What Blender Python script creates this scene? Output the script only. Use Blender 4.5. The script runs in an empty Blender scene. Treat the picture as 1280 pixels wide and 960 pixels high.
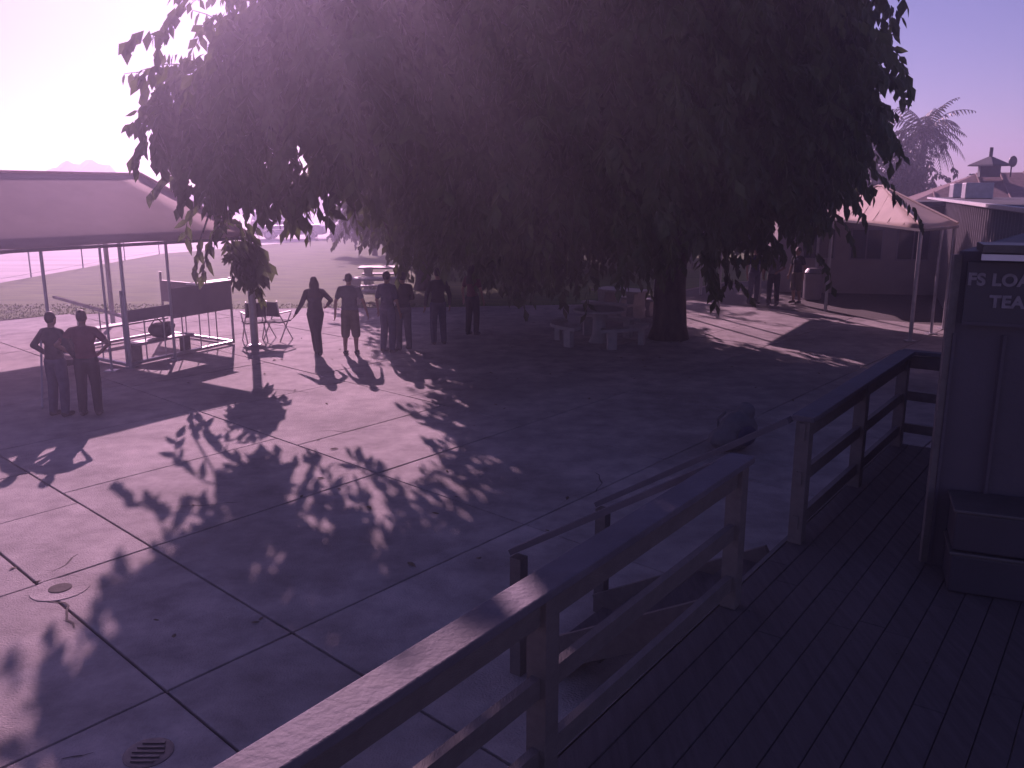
import bpy, bmesh, math, random
import numpy as np
from mathutils import Vector, Matrix
R = math.radians
random.seed(7); rng = np.random.default_rng(11)
sc = bpy.context.scene
col = sc.collection
# ------------------------------------------------------------------ camera
cam_d = bpy.data.cameras.new('camera'); cam = bpy.data.objects.new('camera', cam_d); col.objects.link(cam)
cam_d.sensor_width = 36.0; cam_d.lens = 36.0*1080/1280; cam_d.clip_start = 0.05; cam_d.clip_end = 5000
cam.location = (0, 0, 3.4); cam.rotation_euler = (R(90-12.63), 0, 0)
sc.camera = cam
# ------------------------------------------------------------------ sky, sun, exposure
SUN_AZ = -16.8; SUN_EL = 25.0            # degrees, azimuth from +Y towards +X
w = bpy.data.worlds.new('World'); sc.world = w; w.use_nodes = True
nt = w.node_tree; nt.nodes.clear()
sky = nt.nodes.new('ShaderNodeTexSky'); sky.sky_type = 'NISHITA'; sky.sun_disc = False
sky.sun_elevation = R(SUN_EL); sky.sun_rotation = R(SUN_AZ)
sky.air_density = 1.0; sky.dust_density = 0.5; sky.ozone_density = 5.0; sky.altitude = 430
bg = nt.nodes.new('ShaderNodeBackground'); bg.inputs[1].default_value = 0.052
ow = nt.nodes.new('ShaderNodeOutputWorld')
nt.links.new(sky.outputs[0], bg.inputs[0]); nt.links.new(bg.outputs[0], ow.inputs[0])
sd = bpy.data.lights.new('sun', 'SUN'); sd.energy = 3.8; sd.angle = R(0.55); sd.color = (1.0, 0.90, 0.84)
sun = bpy.data.objects.new('sun', sd); col.objects.link(sun)
sdir = Vector((math.sin(R(SUN_AZ))*math.cos(R(SUN_EL)), math.cos(R(SUN_AZ))*math.cos(R(SUN_EL)), math.sin(R(SUN_EL))))
sun.rotation_euler = sdir.to_track_quat('Z', 'Y').to_euler()
vs = sc.view_settings
sc.display_settings.display_device = 'sRGB'
vs.view_transform = 'Standard'; vs.look = 'None'; vs.gamma = 1.0; vs.exposure = 0.42
vs.use_white_balance = True; vs.white_balance_temperature = 6900; vs.white_balance_tint = 88
VEIL_DENSITY = 0.005; VEIL_G = 0.75  # scatter of the added volume that imitates lens glare
sc.render.engine = 'CYCLES'
cy = sc.cycles
cy.use_denoising = True; cy.max_bounces = 6; cy.diffuse_bounces = 3; cy.volume_bounces = 1
cy.transparent_max_bounces = 8; cy.use_adaptive_sampling = False

# ------------------------------------------------------------------ materials
MATS = {}
def mat(name, c, rough=0.8, var=0.12, scale=3.0, bump=0.0, bscale=40.0, metal=0.0, c2=None, stain=0.0, objvar=0.0, stretch=(1, 1, 1), trans=0.0):
    if name in MATS: return MATS[name]
    m = bpy.data.materials.new(name); m.use_nodes = True; t = m.node_tree; b = t.nodes['Principled BSDF']
    b.inputs['Roughness'].default_value = rough; b.inputs['Metallic'].default_value = metal
    tc = t.nodes.new('ShaderNodeTexCoord'); mp = t.nodes.new('ShaderNodeMapping'); mp.inputs['Scale'].default_value = stretch
    t.links.new(tc.outputs['Object'], mp.inputs['Vector'])
    n = t.nodes.new('ShaderNodeTexNoise'); n.inputs['Scale'].default_value = scale; n.inputs['Detail'].default_value = 6
    n.inputs['Roughness'].default_value = 0.65
    t.links.new(mp.outputs[0], n.inputs['Vector'])
    r = t.nodes.new('ShaderNodeValToRGB')
    e = r.color_ramp.elements
    lo = [x*(1-var*1.6) for x in c]; hi = c2 if c2 else [min(1, x*(1+var*1.6)) for x in c]
    e[0].position = 0.3; e[1].position = 0.7; e[0].color = (*lo, 1); e[1].color = (*hi, 1)
    t.links.new(n.outputs['Fac'], r.inputs['Fac'])
    out = r.outputs['Color']
    if stain:
        n2 = t.nodes.new('ShaderNodeTexNoise'); n2.inputs['Scale'].default_value = scale*0.22; n2.inputs['Detail'].default_value = 8
        t.links.new(tc.outputs['Object'], n2.inputs['Vector'])
        r2 = t.nodes.new('ShaderNodeValToRGB'); r2.color_ramp.elements[0].position = 0.35; r2.color_ramp.elements[1].position = 0.6
        r2.color_ramp.elements[0].color = (1-stain, 1-stain, 1-stain, 1); r2.color_ramp.elements[1].color = (1, 1, 1, 1)
        t.links.new(n2.outputs['Fac'], r2.inputs['Fac'])
        mx = t.nodes.new('ShaderNodeMix'); mx.data_type = 'RGBA'; mx.blend_type = 'MULTIPLY'; mx.inputs['Factor'].default_value = 1
        t.links.new(out, mx.inputs['A']); t.links.new(r2.outputs['Color'], mx.inputs['B']); out = mx.outputs['Result']
    if objvar:
        oi = t.nodes.new('ShaderNodeObjectInfo'); mr = t.nodes.new('ShaderNodeMapRange')
        mr.inputs['To Min'].default_value = 1-objvar; mr.inputs['To Max'].default_value = 1+objvar
        t.links.new(oi.outputs['Random'], mr.inputs['Value'])
        hs = t.nodes.new('ShaderNodeHueSaturation'); t.links.new(mr.outputs[0], hs.inputs['Value']); t.links.new(out, hs.inputs['Color']); out = hs.outputs['Color']
    t.links.new(out, b.inputs['Base Color'])
    if bump:
        nb = t.nodes.new('ShaderNodeTexNoise'); nb.inputs['Scale'].default_value = bscale; nb.inputs['Detail'].default_value = 5
        t.links.new(mp.outputs[0], nb.inputs['Vector'])
        bp = t.nodes.new('ShaderNodeBump'); bp.inputs['Strength'].default_value = bump; bp.inputs['Distance'].default_value = 0.02
        t.links.new(nb.outputs['Fac'], bp.inputs['Height']); t.links.new(bp.outputs[0], b.inputs['Normal'])
    if trans:
        tr = t.nodes.new('ShaderNodeBsdfTranslucent'); t.links.new(out, tr.inputs['Color'])
        ms = t.nodes.new('ShaderNodeMixShader'); ms.inputs[0].default_value = trans
        t.links.new(b.outputs[0], ms.inputs[1]); t.links.new(tr.outputs[0], ms.inputs[2])
        t.links.new(ms.outputs[0], t.nodes['Material Output'].inputs['Surface'])
    MATS[name] = m; return m
M_conc = mat('concrete', (0.36, 0.32, 0.31), 0.85, 0.2, 2.6, 0.7, 60, stain=0.34, objvar=0.07)
M_conc_base = mat('joint_dirt', (0.07, 0.06, 0.055), 0.95, 0.2, 8, 0.3)
M_dirt = mat('dirt', (0.33, 0.27, 0.22), 0.95, 0.2, 0.3, 0.4, 8, stain=0.2)
M_apron = mat('apron', (0.42, 0.37, 0.38), 0.8, 0.22, 0.6, 0.1, 8, stretch=(0.15, 1.2, 1))
M_grass = mat('lawn', (0.075, 0.15, 0.02), 0.95, 0.3, 1.2, 0.6, 30, c2=(0.12, 0.18, 0.03), stretch=(0.5, 1.5, 1))
M_blade = mat('grass_blade', (0.10, 0.15, 0.03), 0.9, 0.3, 0.8, trans=0.1)
M_leaf = mat('leaf', (0.075, 0.105, 0.035), 0.5, 0.3, 1.2, trans=0.45, objvar=0.2)
M_leaf2 = mat('leaf_dark', (0.045, 0.065, 0.03), 0.6, 0.3, 0.6, trans=0.15)
M_palm = mat('palm_frond', (0.07, 0.09, 0.04), 0.55, 0.3, 1.0, trans=0.15)
M_dry = mat('dry_leaf', (0.14, 0.10, 0.06), 0.85, 0.3, 5)
M_bark = mat('bark', (0.08, 0.062, 0.05), 0.95, 0.3, 6, 0.9, 14, stretch=(1, 1, 0.3))
M_wood = mat('painted_wood', (0.12, 0.105, 0.105), 0.6, 0.12, 3, 0.3, 30, stretch=(6, 1, 6), stain=0.15)
M_cap = mat('worn_rail_paint', (0.10, 0.096, 0.12), 0.75, 0.14, 4, 0.3, 30, stain=0.2)
M_deck = mat('deck_board', (0.075, 0.065, 0.075), 0.8, 0.2, 2, 0.8, 30, stretch=(12, 1, 1), objvar=0.10)
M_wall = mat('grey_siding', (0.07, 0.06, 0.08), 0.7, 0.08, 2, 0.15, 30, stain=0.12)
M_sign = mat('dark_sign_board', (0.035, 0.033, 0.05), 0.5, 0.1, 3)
M_letter = mat('faded_white_letter', (0.20, 0.19, 0.22), 0.6, 0.2, 20)
M_white = mat('white_paint', (0.72, 0.71, 0.72), 0.5, 0.06, 4)
M_metal = mat('grey_metal', (0.42, 0.42, 0.44), 0.45, 0.1, 6, metal=0.6)
M_dmetal = mat('dark_metal', (0.09, 0.085, 0.09), 0.5, 0.15, 6, metal=0.4)
M_corr = mat('ribbed_metal', (0.34, 0.32, 0.34), 0.5, 0.08, 2, metal=0.2, stain=0.15)
M_canvas = mat('tan_canvas', (0.50, 0.38, 0.31), 0.8, 0.07, 1.2, 0.1, 20, trans=0.12, stain=0.08)
M_roofL = mat('brown_roof_cloth', (0.52, 0.36, 0.34), 0.8, 0.06, 0.8, 0.1, 20, trans=0.45, stain=0.08)
M_tile = mat('roof_tile', (0.20, 0.12, 0.11), 0.85, 0.2, 5, 0.4, 20)
M_dkroof = mat('dark_roof', (0.07, 0.075, 0.085), 0.8, 0.15, 3, 0.2)
M_glass = mat('dark_glass', (0.03, 0.035, 0.045), 0.12, 0.1, 2)
M_stucco = mat('stucco', (0.30, 0.26, 0.25), 0.9, 0.08, 1.5, 0.3, 40)
M_table = mat('cast_concrete', (0.34, 0.32, 0.31), 0.55, 0.1, 6, 0.2, 60)
M_panel = mat('grey_panel', (0.22, 0.20, 0.22), 0.55, 0.08, 2)
M_car1 = mat('violet_grey_car_paint', (0.13, 0.11, 0.17), 0.3, 0.03, 2, metal=0.3)
M_car2 = mat('maroon_car_paint', (0.16, 0.06, 0.06), 0.3, 0.03, 2, metal=0.3)
M_car3 = mat('silver_car_paint', (0.42, 0.42, 0.43), 0.3, 0.03, 2, metal=0.5)
M_tyre = mat('tyre_rubber', (0.02, 0.02, 0.02), 0.9, 0.1, 8)
M_lens = mat('car_glass', (0.10, 0.10, 0.12), 0.08, 0.05, 2)
M_mount = mat('mountain_rock', (0.20, 0.17, 0.16), 0.95, 0.2, 0.02)
M_skin = mat('skin', (0.35, 0.20, 0.14), 0.6, 0.05, 8)
M_skin2 = mat('darker_skin', (0.20, 0.11, 0.075), 0.6, 0.05, 8)
M_hair = mat('dark_hair', (0.025, 0.018, 0.014), 0.6, 0.2, 30)
M_eye = mat('eye_dark', (0.02, 0.015, 0.012), 0.2, 0.0, 3)
M_black = mat('black_cloth', (0.025, 0.025, 0.03), 0.9, 0.1, 10)
M_navy = mat('navy_cloth', (0.035, 0.04, 0.08), 0.9, 0.1, 10)
M_grey = mat('grey_cloth', (0.12, 0.12, 0.13), 0.9, 0.1, 10)
M_maroon = mat('maroon_cloth', (0.13, 0.035, 0.045), 0.9, 0.1, 10)
M_denim = mat('denim', (0.05, 0.06, 0.10), 0.9, 0.15, 12)
M_khaki = mat('khaki_cloth', (0.17, 0.14, 0.10), 0.9, 0.1, 10)
M_shoe = mat('shoe', (0.06, 0.055, 0.055), 0.7, 0.1, 10)

# ------------------------------------------------------------------ helpers
def link(o, parent=None):
    col.objects.link(o)
    if parent is not None: o.parent = parent
    return o
def tag(o, label=None, cat=None, group=None, kind=None):
    if label: o['label'] = label
    if cat: o['category'] = cat
    if group: o['group'] = group
    if kind: o['kind'] = kind
    return o
def empty(name, loc=(0, 0, 0), rz=0.0, label=None, cat=None, group=None):
    o = bpy.data.objects.new(name, None); o.empty_display_size = 0.2; col.objects.link(o)
    o.location = loc; o.rotation_euler = (0, 0, rz); tag(o, label, cat, group); return o
class MB:
    """collects simple solids for ONE mesh object"""
    def __init__(s): s.v = []; s.f = []; s.smooth = False
    def add(s, vs, fs):
        k = len(s.v); s.v += [tuple(v) for v in vs]; s.f += [tuple(i+k for i in f) for f in fs]
    def box(s, c, d, rz=0.0, M=None):
        hx, hy, hz = d[0]/2, d[1]/2, d[2]/2
        ca, sa = math.cos(rz), math.sin(rz); out = []
        for z in (-hz, hz):
            for x, y in ((-hx, -hy), (hx, -hy), (hx, hy), (-hx, hy)):
                out.append((c[0]+x*ca-y*sa, c[1]+x*sa+y*ca, c[2]+z))
        s.add(out, [(3, 2, 1, 0), (4, 5, 6, 7), (0, 1, 5, 4), (1, 2, 6, 5), (2, 3, 7, 6), (3, 0, 4, 7)]); return s
    def beam(s, a, b, wd, ht, up=(0, 0, 1)):
        a = Vector(a); b = Vector(b); d = (b-a).normalized(); u = Vector(up)
        if abs(d.dot(u)) > 0.98: u = Vector((0, 1, 0))
        sx = d.cross(u).normalized(); uz = sx.cross(d).normalized(); out = []
        for p in (a, b):
            for i, j in ((-1, -1), (1, -1), (1, 1), (-1, 1)): out.append(p+sx*i*wd/2+uz*j*ht/2)
        s.add(out, [(3, 2, 1, 0), (4, 5, 6, 7), (0, 1, 5, 4), (1, 2, 6, 5), (2, 3, 7, 6), (3, 0, 4, 7)]); return s
    def tube(s, pts, rad, n=8, cap=True):
        pts = [Vector(p) for p in pts]; rad = rad if hasattr(rad, '__len__') else [rad]*len(pts)
        k0 = len(s.v); prev = None
        for i, p in enumerate(pts):
            d = (pts[min(i+1, len(pts)-1)]-pts[max(i-1, 0)]).normalized()
            if prev is None:
                u = d.orthogonal().normalized()
            else:
                u = (prev-d*prev.dot(d)); u = u.normalized() if u.length > 1e-6 else d.orthogonal().normalized()
            prev = u; v = d.cross(u)
            for j in range(n):
                a = 2*math.pi*j/n; s.v.append(tuple(p+(u*math.cos(a)+v*math.sin(a))*rad[i]))
        for i in range(len(pts)-1):
            for j in range(n):
                a = k0+i*n+j; b = k0+i*n+(j+1) % n; s.f.append((a, b, b+n, a+n))
        if cap:
            s.f.append(tuple(k0+j for j in reversed(range(n)))); s.f.append(tuple(k0+(len(pts)-1)*n+j for j in range(n)))
        return s
    def lathe(s, prof, c=(0, 0, 0), n=20, axis='z'):
        k0 = len(s.v)
        for r, z in prof:
            for j in range(n):
                a = 2*math.pi*j/n
                if axis == 'z': s.v.append((c[0]+r*math.cos(a), c[1]+r*math.sin(a), c[2]+z))
                else: s.v.append((c[0]+r*math.cos(a), c[1]+z, c[2]+r*math.sin(a)))
        for i in range(len(prof)-1):
            for j in range(n):
                a = k0+i*n+j; b = k0+i*n+(j+1) % n
                s.f.append((a, b, b+n, a+n) if axis == 'z' else (b, a, a+n, b+n))
        s.f.append(tuple(k0+j for j in (reversed(range(n)) if axis == 'z' else range(n))))
        k = k0+(len(prof)-1)*n
        s.f.append(tuple(k+j for j in (range(n) if axis == 'z' else reversed(range(n)))))
        return s
    def prism(s, poly, z0, z1):
        n = len(poly); k = len(s.v)
        s.v += [(p[0], p[1], z0) for p in poly]+[(p[0], p[1], z1) for p in poly]
        s.f.append(tuple(k+i for i in reversed(range(n)))); s.f.append(tuple(k+n+i for i in range(n)))
        for i in range(n):
            j = (i+1) % n; s.f.append((k+i, k+j, k+n+j, k+n+i))
        return s
    def extr(s, poly, y0, y1):
        """poly in (x,z), extruded along y"""
        n = len(poly); k = len(s.v)
        s.v += [(p[0], y0, p[1]) for p in poly]+[(p[0], y1, p[1]) for p in poly]
        s.f.append(tuple(k+i for i in range(n))); s.f.append(tuple(k+n+i for i in reversed(range(n))))
        for i in range(n):
            j = (i+1) % n; s.f.append((k+j, k+i, k+n+i, k+n+j))
        return s
    def mesh(s, name, m):
        me = bpy.data.meshes.new(name); me.from_pydata(s.v, [], s.f); me.update()
        if m: me.materials.append(m)
        if s.smooth: me.polygons.foreach_set('use_smooth', [True]*len(me.polygons))
        return me
    def build(s, name, m, parent=None, bevel=0.0, loc=None, rz=0.0, smooth=False):
        s.smooth = smooth
        o = bpy.data.objects.new(name, s.mesh(name, m)); link(o, parent)
        if loc: o.location = loc
        o.rotation_euler.z = rz
        if bevel:
            b = o.modifiers.new('bevel', 'BEVEL'); b.width = bevel; b.segments = 2; b.limit_method = 'ANGLE'
        return o
def struct(o): o['kind'] = 'structure'; return o
def sheet(name, poly, z, m, n=1):
    mb = MB(); mb.v = [(p[0], p[1], z) for p in poly]; mb.f = [tuple(range(len(poly)))]
    return struct(mb.build(name, m))
def copy_tree(o, parent=None):
    c = o.copy(); col.objects.link(c); c.parent = parent
    for ch in list(o.children): copy_tree(ch, c)
    return c
def instance(name, me, parent, loc=(0, 0, 0), rot=None, scale=None):
    o = bpy.data.objects.new(name, me); link(o, parent); o.location = loc
    if rot is not None: o.rotation_euler = rot
    if scale is not None: o.scale = scale
    return o

# ------------------------------------------------------------------ ground
GA = Vector((0.731, -0.682)); GB = Vector((0.636, 0.772))   # directions of the joints in the paving
def gp(u, v): p = GA*u+GB*v; return (p.x, p.y)
sheet('ground', [(-1500, -60), (1500, -60), (1500, 1500), (-1500, 1500)], -0.05, M_dirt)
sheet('apron', [(-19.45, -10), (-19.45, 48.2), (-17.6, 52), (-15.8, 57), (-13.6, 62), (-11.5, 72), (60, 75), (60, 300), (-160, 300), (-160, -10)][::-1], -0.04, M_apron)
lawn_poly = [(-19.4, 10), (-14.2, 22.9), (-12.7, 24.2), (-7.3, 25.5), (-2.8, 25.7), (3, 26.5), (8, 33), (16, 36), (16, 74), (-11.5, 71.9), (-13.6, 61.9), (-15.8, 56.9), (-17.6, 51.9), (-19.4, 48.1)]
sheet('lawn', lawn_poly, -0.02, M_grass)
sheet('plaza_bed', [(-19, -8), (24, -8), (24, 40), (8.2, 33), (3.1, 26.4), (-2.8, 25.6), (-7.3, 25.4), (-12.7, 24.1), (-14.2, 22.8), (-19, 10.9)], -0.032, M_conc_base)
plaza = struct(empty('plaza_paving'))
def inpoly(x, y, P):
    c = False; j = len(P)-1
    for i in range(len(P)):
        if (P[i][1] > y) != (P[j][1] > y) and x < (P[j][0]-P[i][0])*(y-P[i][1])/(P[j][1]-P[i][1])+P[i][0]: c = not c
        j = i
    return c
vb = [-7.2, -5.3, -3.4, -1.5, 0.4, 2.31, 3.37, 6.3, 9.2, 12.1, 15.0, 17.9, 20.8, 23.7]
ub = {4: [-15.4, -13.2, -11.0, -7.75], 5: [-14.6, -12.8, -11.1, -9.55, -7.75], 6: [-17.5, -15, -12.4, -10.0, -7.75]}
edge_north = [(-40, 5.0), (-19, 10.9), (-14.2, 22.8), (-12.7, 24.1), (-7.3, 25.4), (-2.8, 25.6), (3.1, 26.4), (8.2, 33), (24, 40)]
def north_limit(x):
    for (x0, y0), (x1, y1) in zip(edge_north[:-1], edge_north[1:]):
        if x0 <= x <= x1: return y0+(y1-y0)*(x-x0)/(x1-x0)
    return 40
def clip_poly(poly, f):
    out = []
    for i in range(len(poly)):
        a, b = poly[i-1], poly[i]; fa, fb = f(a), f(b)
        if fa >= 0: out.append(a)
        if (fa >= 0) != (fb >= 0):
            t = fa/(fa-fb); out.append((a[0]+(b[0]-a[0])*t, a[1]+(b[1]-a[1])*t))
    return out
for i in range(len(vb)-1):
    us = list(ub.get(i, [-21+2.65*k+(0.9 if i % 2 else 0) for k in range(6)]))
    us = [u for u in us if u < -7.8]+[-7.75]
    x = us[0]
    while x > -24: x -= 2.5; us.insert(0, x)
    x = -7.75
    while x < 16: x += 2.45; us.append(x)
    for k in range(len(us)-1):
        g = 0.011
        q = [gp(us[k]+g, vb[i]+g), gp(us[k+1]-g, vb[i]+g), gp(us[k+1]-g, vb[i+1]-g), gp(us[k]+g, vb[i+1]-g)]
        cx = sum(p[0] for p in q)/4; cyy = sum(p[1] for p in q)/4
        if cyy < 0.5 or abs(cx) > 1.0+cyy*0.72 or cyy > 30: continue
        if abs(cx) > 19: continue
        q = clip_poly(q, lambda p: north_limit(max(-39, min(23.9, p[0])))-p[1])
        if len(q) < 3: continue
        MB().prism(q, -0.03, 0.0+rng.uniform(-0.003, 0.003)).build('slab', M_conc, plaza, bevel=0.006)
# round patch and access cover in the paving
p = empty('cleanout_cover', (-3.95, 6.98, 0.0), 0, 'small round cleanout cover where two paving joints meet', 'drain cover')
MB().lathe([(0.24, 0.0), (0.24, 0.006), (0.10, 0.007)], n=24).build('collar', M_conc, p)
MB().lathe([(0.095, 0.0), (0.095, 0.012), (0.08, 0.014)], n=20).build('lid', M_conc_base, p)
p = empty('drain_cover', (-2.25, 4.72, 0.0), 0, 'round cast iron cover in the concrete at the bottom left', 'drain cover')
MB().lathe([(0.15, 0.0), (0.15, 0.006), (0.135, 0.008)], n=28).build('ring', M_dmetal, p)
mb = MB()
for k in range(-2, 3): mb.box((0, k*0.045, 0.012), (0.2-abs(k)*0.03, 0.02, 0.008))
mb.build('grate', M_dmetal, p)

def litter(n):
    L = []
    while len(L) < n:
        x = rng.uniform(-6, 7); y = rng.uniform(3.5, 24)
        if abs(x) > 0.5+y*0.6: continue
        L.append((Vector((x, y, 0.012)), Matrix.Rotation(rng.uniform(0, 6.28), 3, 'Z') @ Matrix.Rotation(rng.uniform(-0.3, 0.1), 3, 'Y'), rng.uniform(0.06, 0.13)))
    o = link(bpy.data.objects.new('fallen_leaves', foliage_mesh('fallen_leaves', L, M_dry))); tag(o, 'scattered dry leaves fallen on the concrete plaza', 'leaves', kind='stuff')
def crack(p0, d, n, step):
    p = Vector((p0[0], p0[1], 0.0045)); a = math.atan2(d[1], d[0]); pts = [p.copy()]
    for k in range(n):
        a += rng.normal(0, 0.35); p = p+Vector((math.cos(a), math.sin(a), 0))*step; pts.append(p.copy())
        a = 0.7*a+0.3*math.atan2(d[1], d[0])
    mb = MB()
    for i, q in enumerate(pts):
        w_ = 0.006*(1-abs(2*i/len(pts)-1)**3)+0.0015; mb.v += [(q.x-w_, q.y-w_, q.z), (q.x+w_, q.y+w_, q.z)]
        if i: k = 2*i; mb.f.append((k-2, k-1, k+1, k))
    return mb.build('crack', M_conc_base, plaza)
# grass blades on the part of the lawn nearest the camera
def blades(n, ymin, ymax):
    V = []; F = []
    k = 0
    while k < n:
        x = rng.uniform(-19.3, 4); y = ymin+(ymax-ymin)*rng.random()**2.6
        if not inpoly(x, y, lawn_poly): continue
        h = rng.uniform(0.0, 0.035); a = rng.uniform(0, 6.28); wd = 0.018; lx, ly = rng.normal(0, 0.02, 2)
        b = len(V); V += [(x-wd*math.cos(a), y-wd*math.sin(a), -0.02), (x+wd*math.cos(a), y+wd*math.sin(a), -0.02), (x+lx, y+ly, h)]
        F.append((b, b+1, b+2)); k += 1
    me = bpy.data.meshes.new('grass'); me.from_pydata(V, [], F); me.materials.append(M_blade)
    o = link(bpy.data.objects.new('grass', me)); tag(o, 'short dry green lawn grass beyond the concrete plaza', 'grass', kind='stuff')
blades(7000, 22.5, 26.5)

# mountains
def mountains():
    xs = np.linspace(-112, 112, 260); V = []; F = []; prof = []
    for x in xs:
        h = 3.1+0.5*math.sin(x*0.06+1)+0.25*math.sin(x*0.23)+rng.normal(0, 0.04)
        h += 2.6*math.exp(-((x+71)/4.2)**2)+2.7*math.exp(-((x+65.5)/3.0)**2)+1.9*math.exp(-((x+68)/9)**2)
        prof.append(h)
    for j, (yy, s) in enumerate([(128, 0), (136, 0.6), (142, 1.0), (149, 0.5), (154, 0)]):
        for i, x in enumerate(xs): V.append((x, yy+0.8*math.sin(x*0.4+j), -0.06+prof[i]*s*(1+0.05*math.sin(i*1.7+j))))
    n = len(xs)
    for j in range(4):
        for i in range(n-1): a = j*n+i; F.append((a, a+1, a+n+1, a+n))
    me = bpy.data.meshes.new('hills'); me.from_pydata(V, [], F); me.materials.append(M_mount)
    return struct(link(bpy.data.objects.new('hills', me)))
mountains()

# ------------------------------------------------------------------ perimeter fence along the lawn
def fence_run(pts, name, label, spacing, h, r=0.03):
    root = empty(name, (pts[0][0], pts[0][1], 0), 0, label, 'fence'); ox, oy = pts[0]
    L = MB().tube([(0, 0, 0), (0, 0, h+0.06)], r, 6).mesh('post', M_dmetal)
    prev = None
    for (x0, y0), (x1, y1) in zip(pts[:-1], pts[1:]):
        d = math.hypot(x1-x0, y1-y0); n = max(1, round(d/spacing))
        for k in range(n+1):
            if k == 0 and prev: continue
            instance('post', L, root, (x0+(x1-x0)*k/n-ox, y0+(y1-y0)*k/n-oy, -0.03))
        MB().tube([(x0-ox, y0-oy, h), (x1-ox, y1-oy, h)], 0.03, 6).build('rail', M_dmetal, root)
        MB().tube([(x0-ox, y0-oy, h*0.12), (x1-ox, y1-oy, h*0.12)], 0.008, 4).build('wire', M_dmetal, root)
        prev = 1
fence_run([(-19.42, 22), (-19.42, 48), (-17.7, 51.9)], 'lawn_fence', 'thin dark post and rail fence between lawn and bright apron', 4.2, 1.05)
fence_run([(-15.9, 55), (-13.7, 61.5), (-8, 66), (4, 68)], 'lawn_fence', 'low rail fence in front of the parked vehicles', 5.0, 0.9)

# ------------------------------------------------------------------ trees
LEAF_V = [(0, 0, 0), (0.30, 0.21, -0.05), (0.30, -0.21, -0.05), (0.62, 0.17, -0.14), (0.62, -0.17, -0.14), (0.34, 0, 0.02), (0.66, 0, -0.07), (1.0, 0, -0.30)]
LEAF_F = [(0, 5, 1), (0, 2, 5), (1, 5, 6, 3), (5, 2, 4, 6), (3, 6, 7), (6, 4, 7)]
def rot_to(d, roll):
    d = d.normalized(); q = d.to_track_quat('X', 'Z'); return (q.to_matrix() @ Matrix.Rotation(roll, 3, 'X'))
def twig_leaves(base, d, length, nl, size, droop, out, tw=None):
    """alternate hanging leaves along an arching twig; out collects (pos, rot3x3, scale)"""
    p = Vector(base); d = Vector(d).normalized(); step = length/nl; pts = [p.copy()]
    for k in range(nl):
        d = (d+Vector((0, 0, -droop))+Vector(rng.normal(0, 0.06, 3))).normalized(); p = p+d*step; pts.append(p.copy())
        side = d.cross(Vector((0, 0, 1)))
        side = side.normalized() if side.length > 0.05 else Vector((1, 0, 0))
        s = 1 if k % 2 else -1
        ld = (side*s*rng.uniform(0.3, 0.9)+d*rng.uniform(0.2, 0.7)+Vector((0, 0, -rng.uniform(0.1, 1.1)))).normalized()
        out.append((p.copy(), rot_to(ld, rng.normal(0, 0.8)), size*rng.uniform(0.7, 1.2)))
    if tw is not None: tw.append(pts)
def foliage_mesh(name, leaves, m, fine=True):
    LV = np.array(LEAF_V); nv = len(LV)
    if fine: F = LEAF_F
    else: LV = np.array([(0, 0, 0), (0.5, 0.24, -0.06), (1, 0, -0.25), (0.5, -0.24, -0.06)]); nv = 4; F = [(0, 3, 2, 1)]
    V = np.empty((len(leaves)*nv, 3))
    for i, (p, M, s) in enumerate(leaves):
        V[i*nv:(i+1)*nv] = (LV*s) @ np.array(M).T+np.array(p)
    faces = [tuple(a+i*nv for a in f) for i in range(len(leaves)) for f in F]
    me = bpy.data.meshes.new(name); me.from_pydata(V.tolist(), [], faces); me.materials.append(m); return me
def limb(a, b, r0, r1, wob=0.25, n=6):
    a = Vector(a); b = Vector(b); pts = []
    for k in range(n+1):
        t = k/n; q = a.lerp(b, t)+Vector((0, 0, 0.25*math.sin(t*math.pi)*(b-a).length*0.3))
        if 0 < k < n: q += Vector(rng.normal(0, wob, 3))*0.5
        pts.append(q)
    return pts, [r0+(r1-r0)*k/n for k in range(n+1)]
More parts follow.
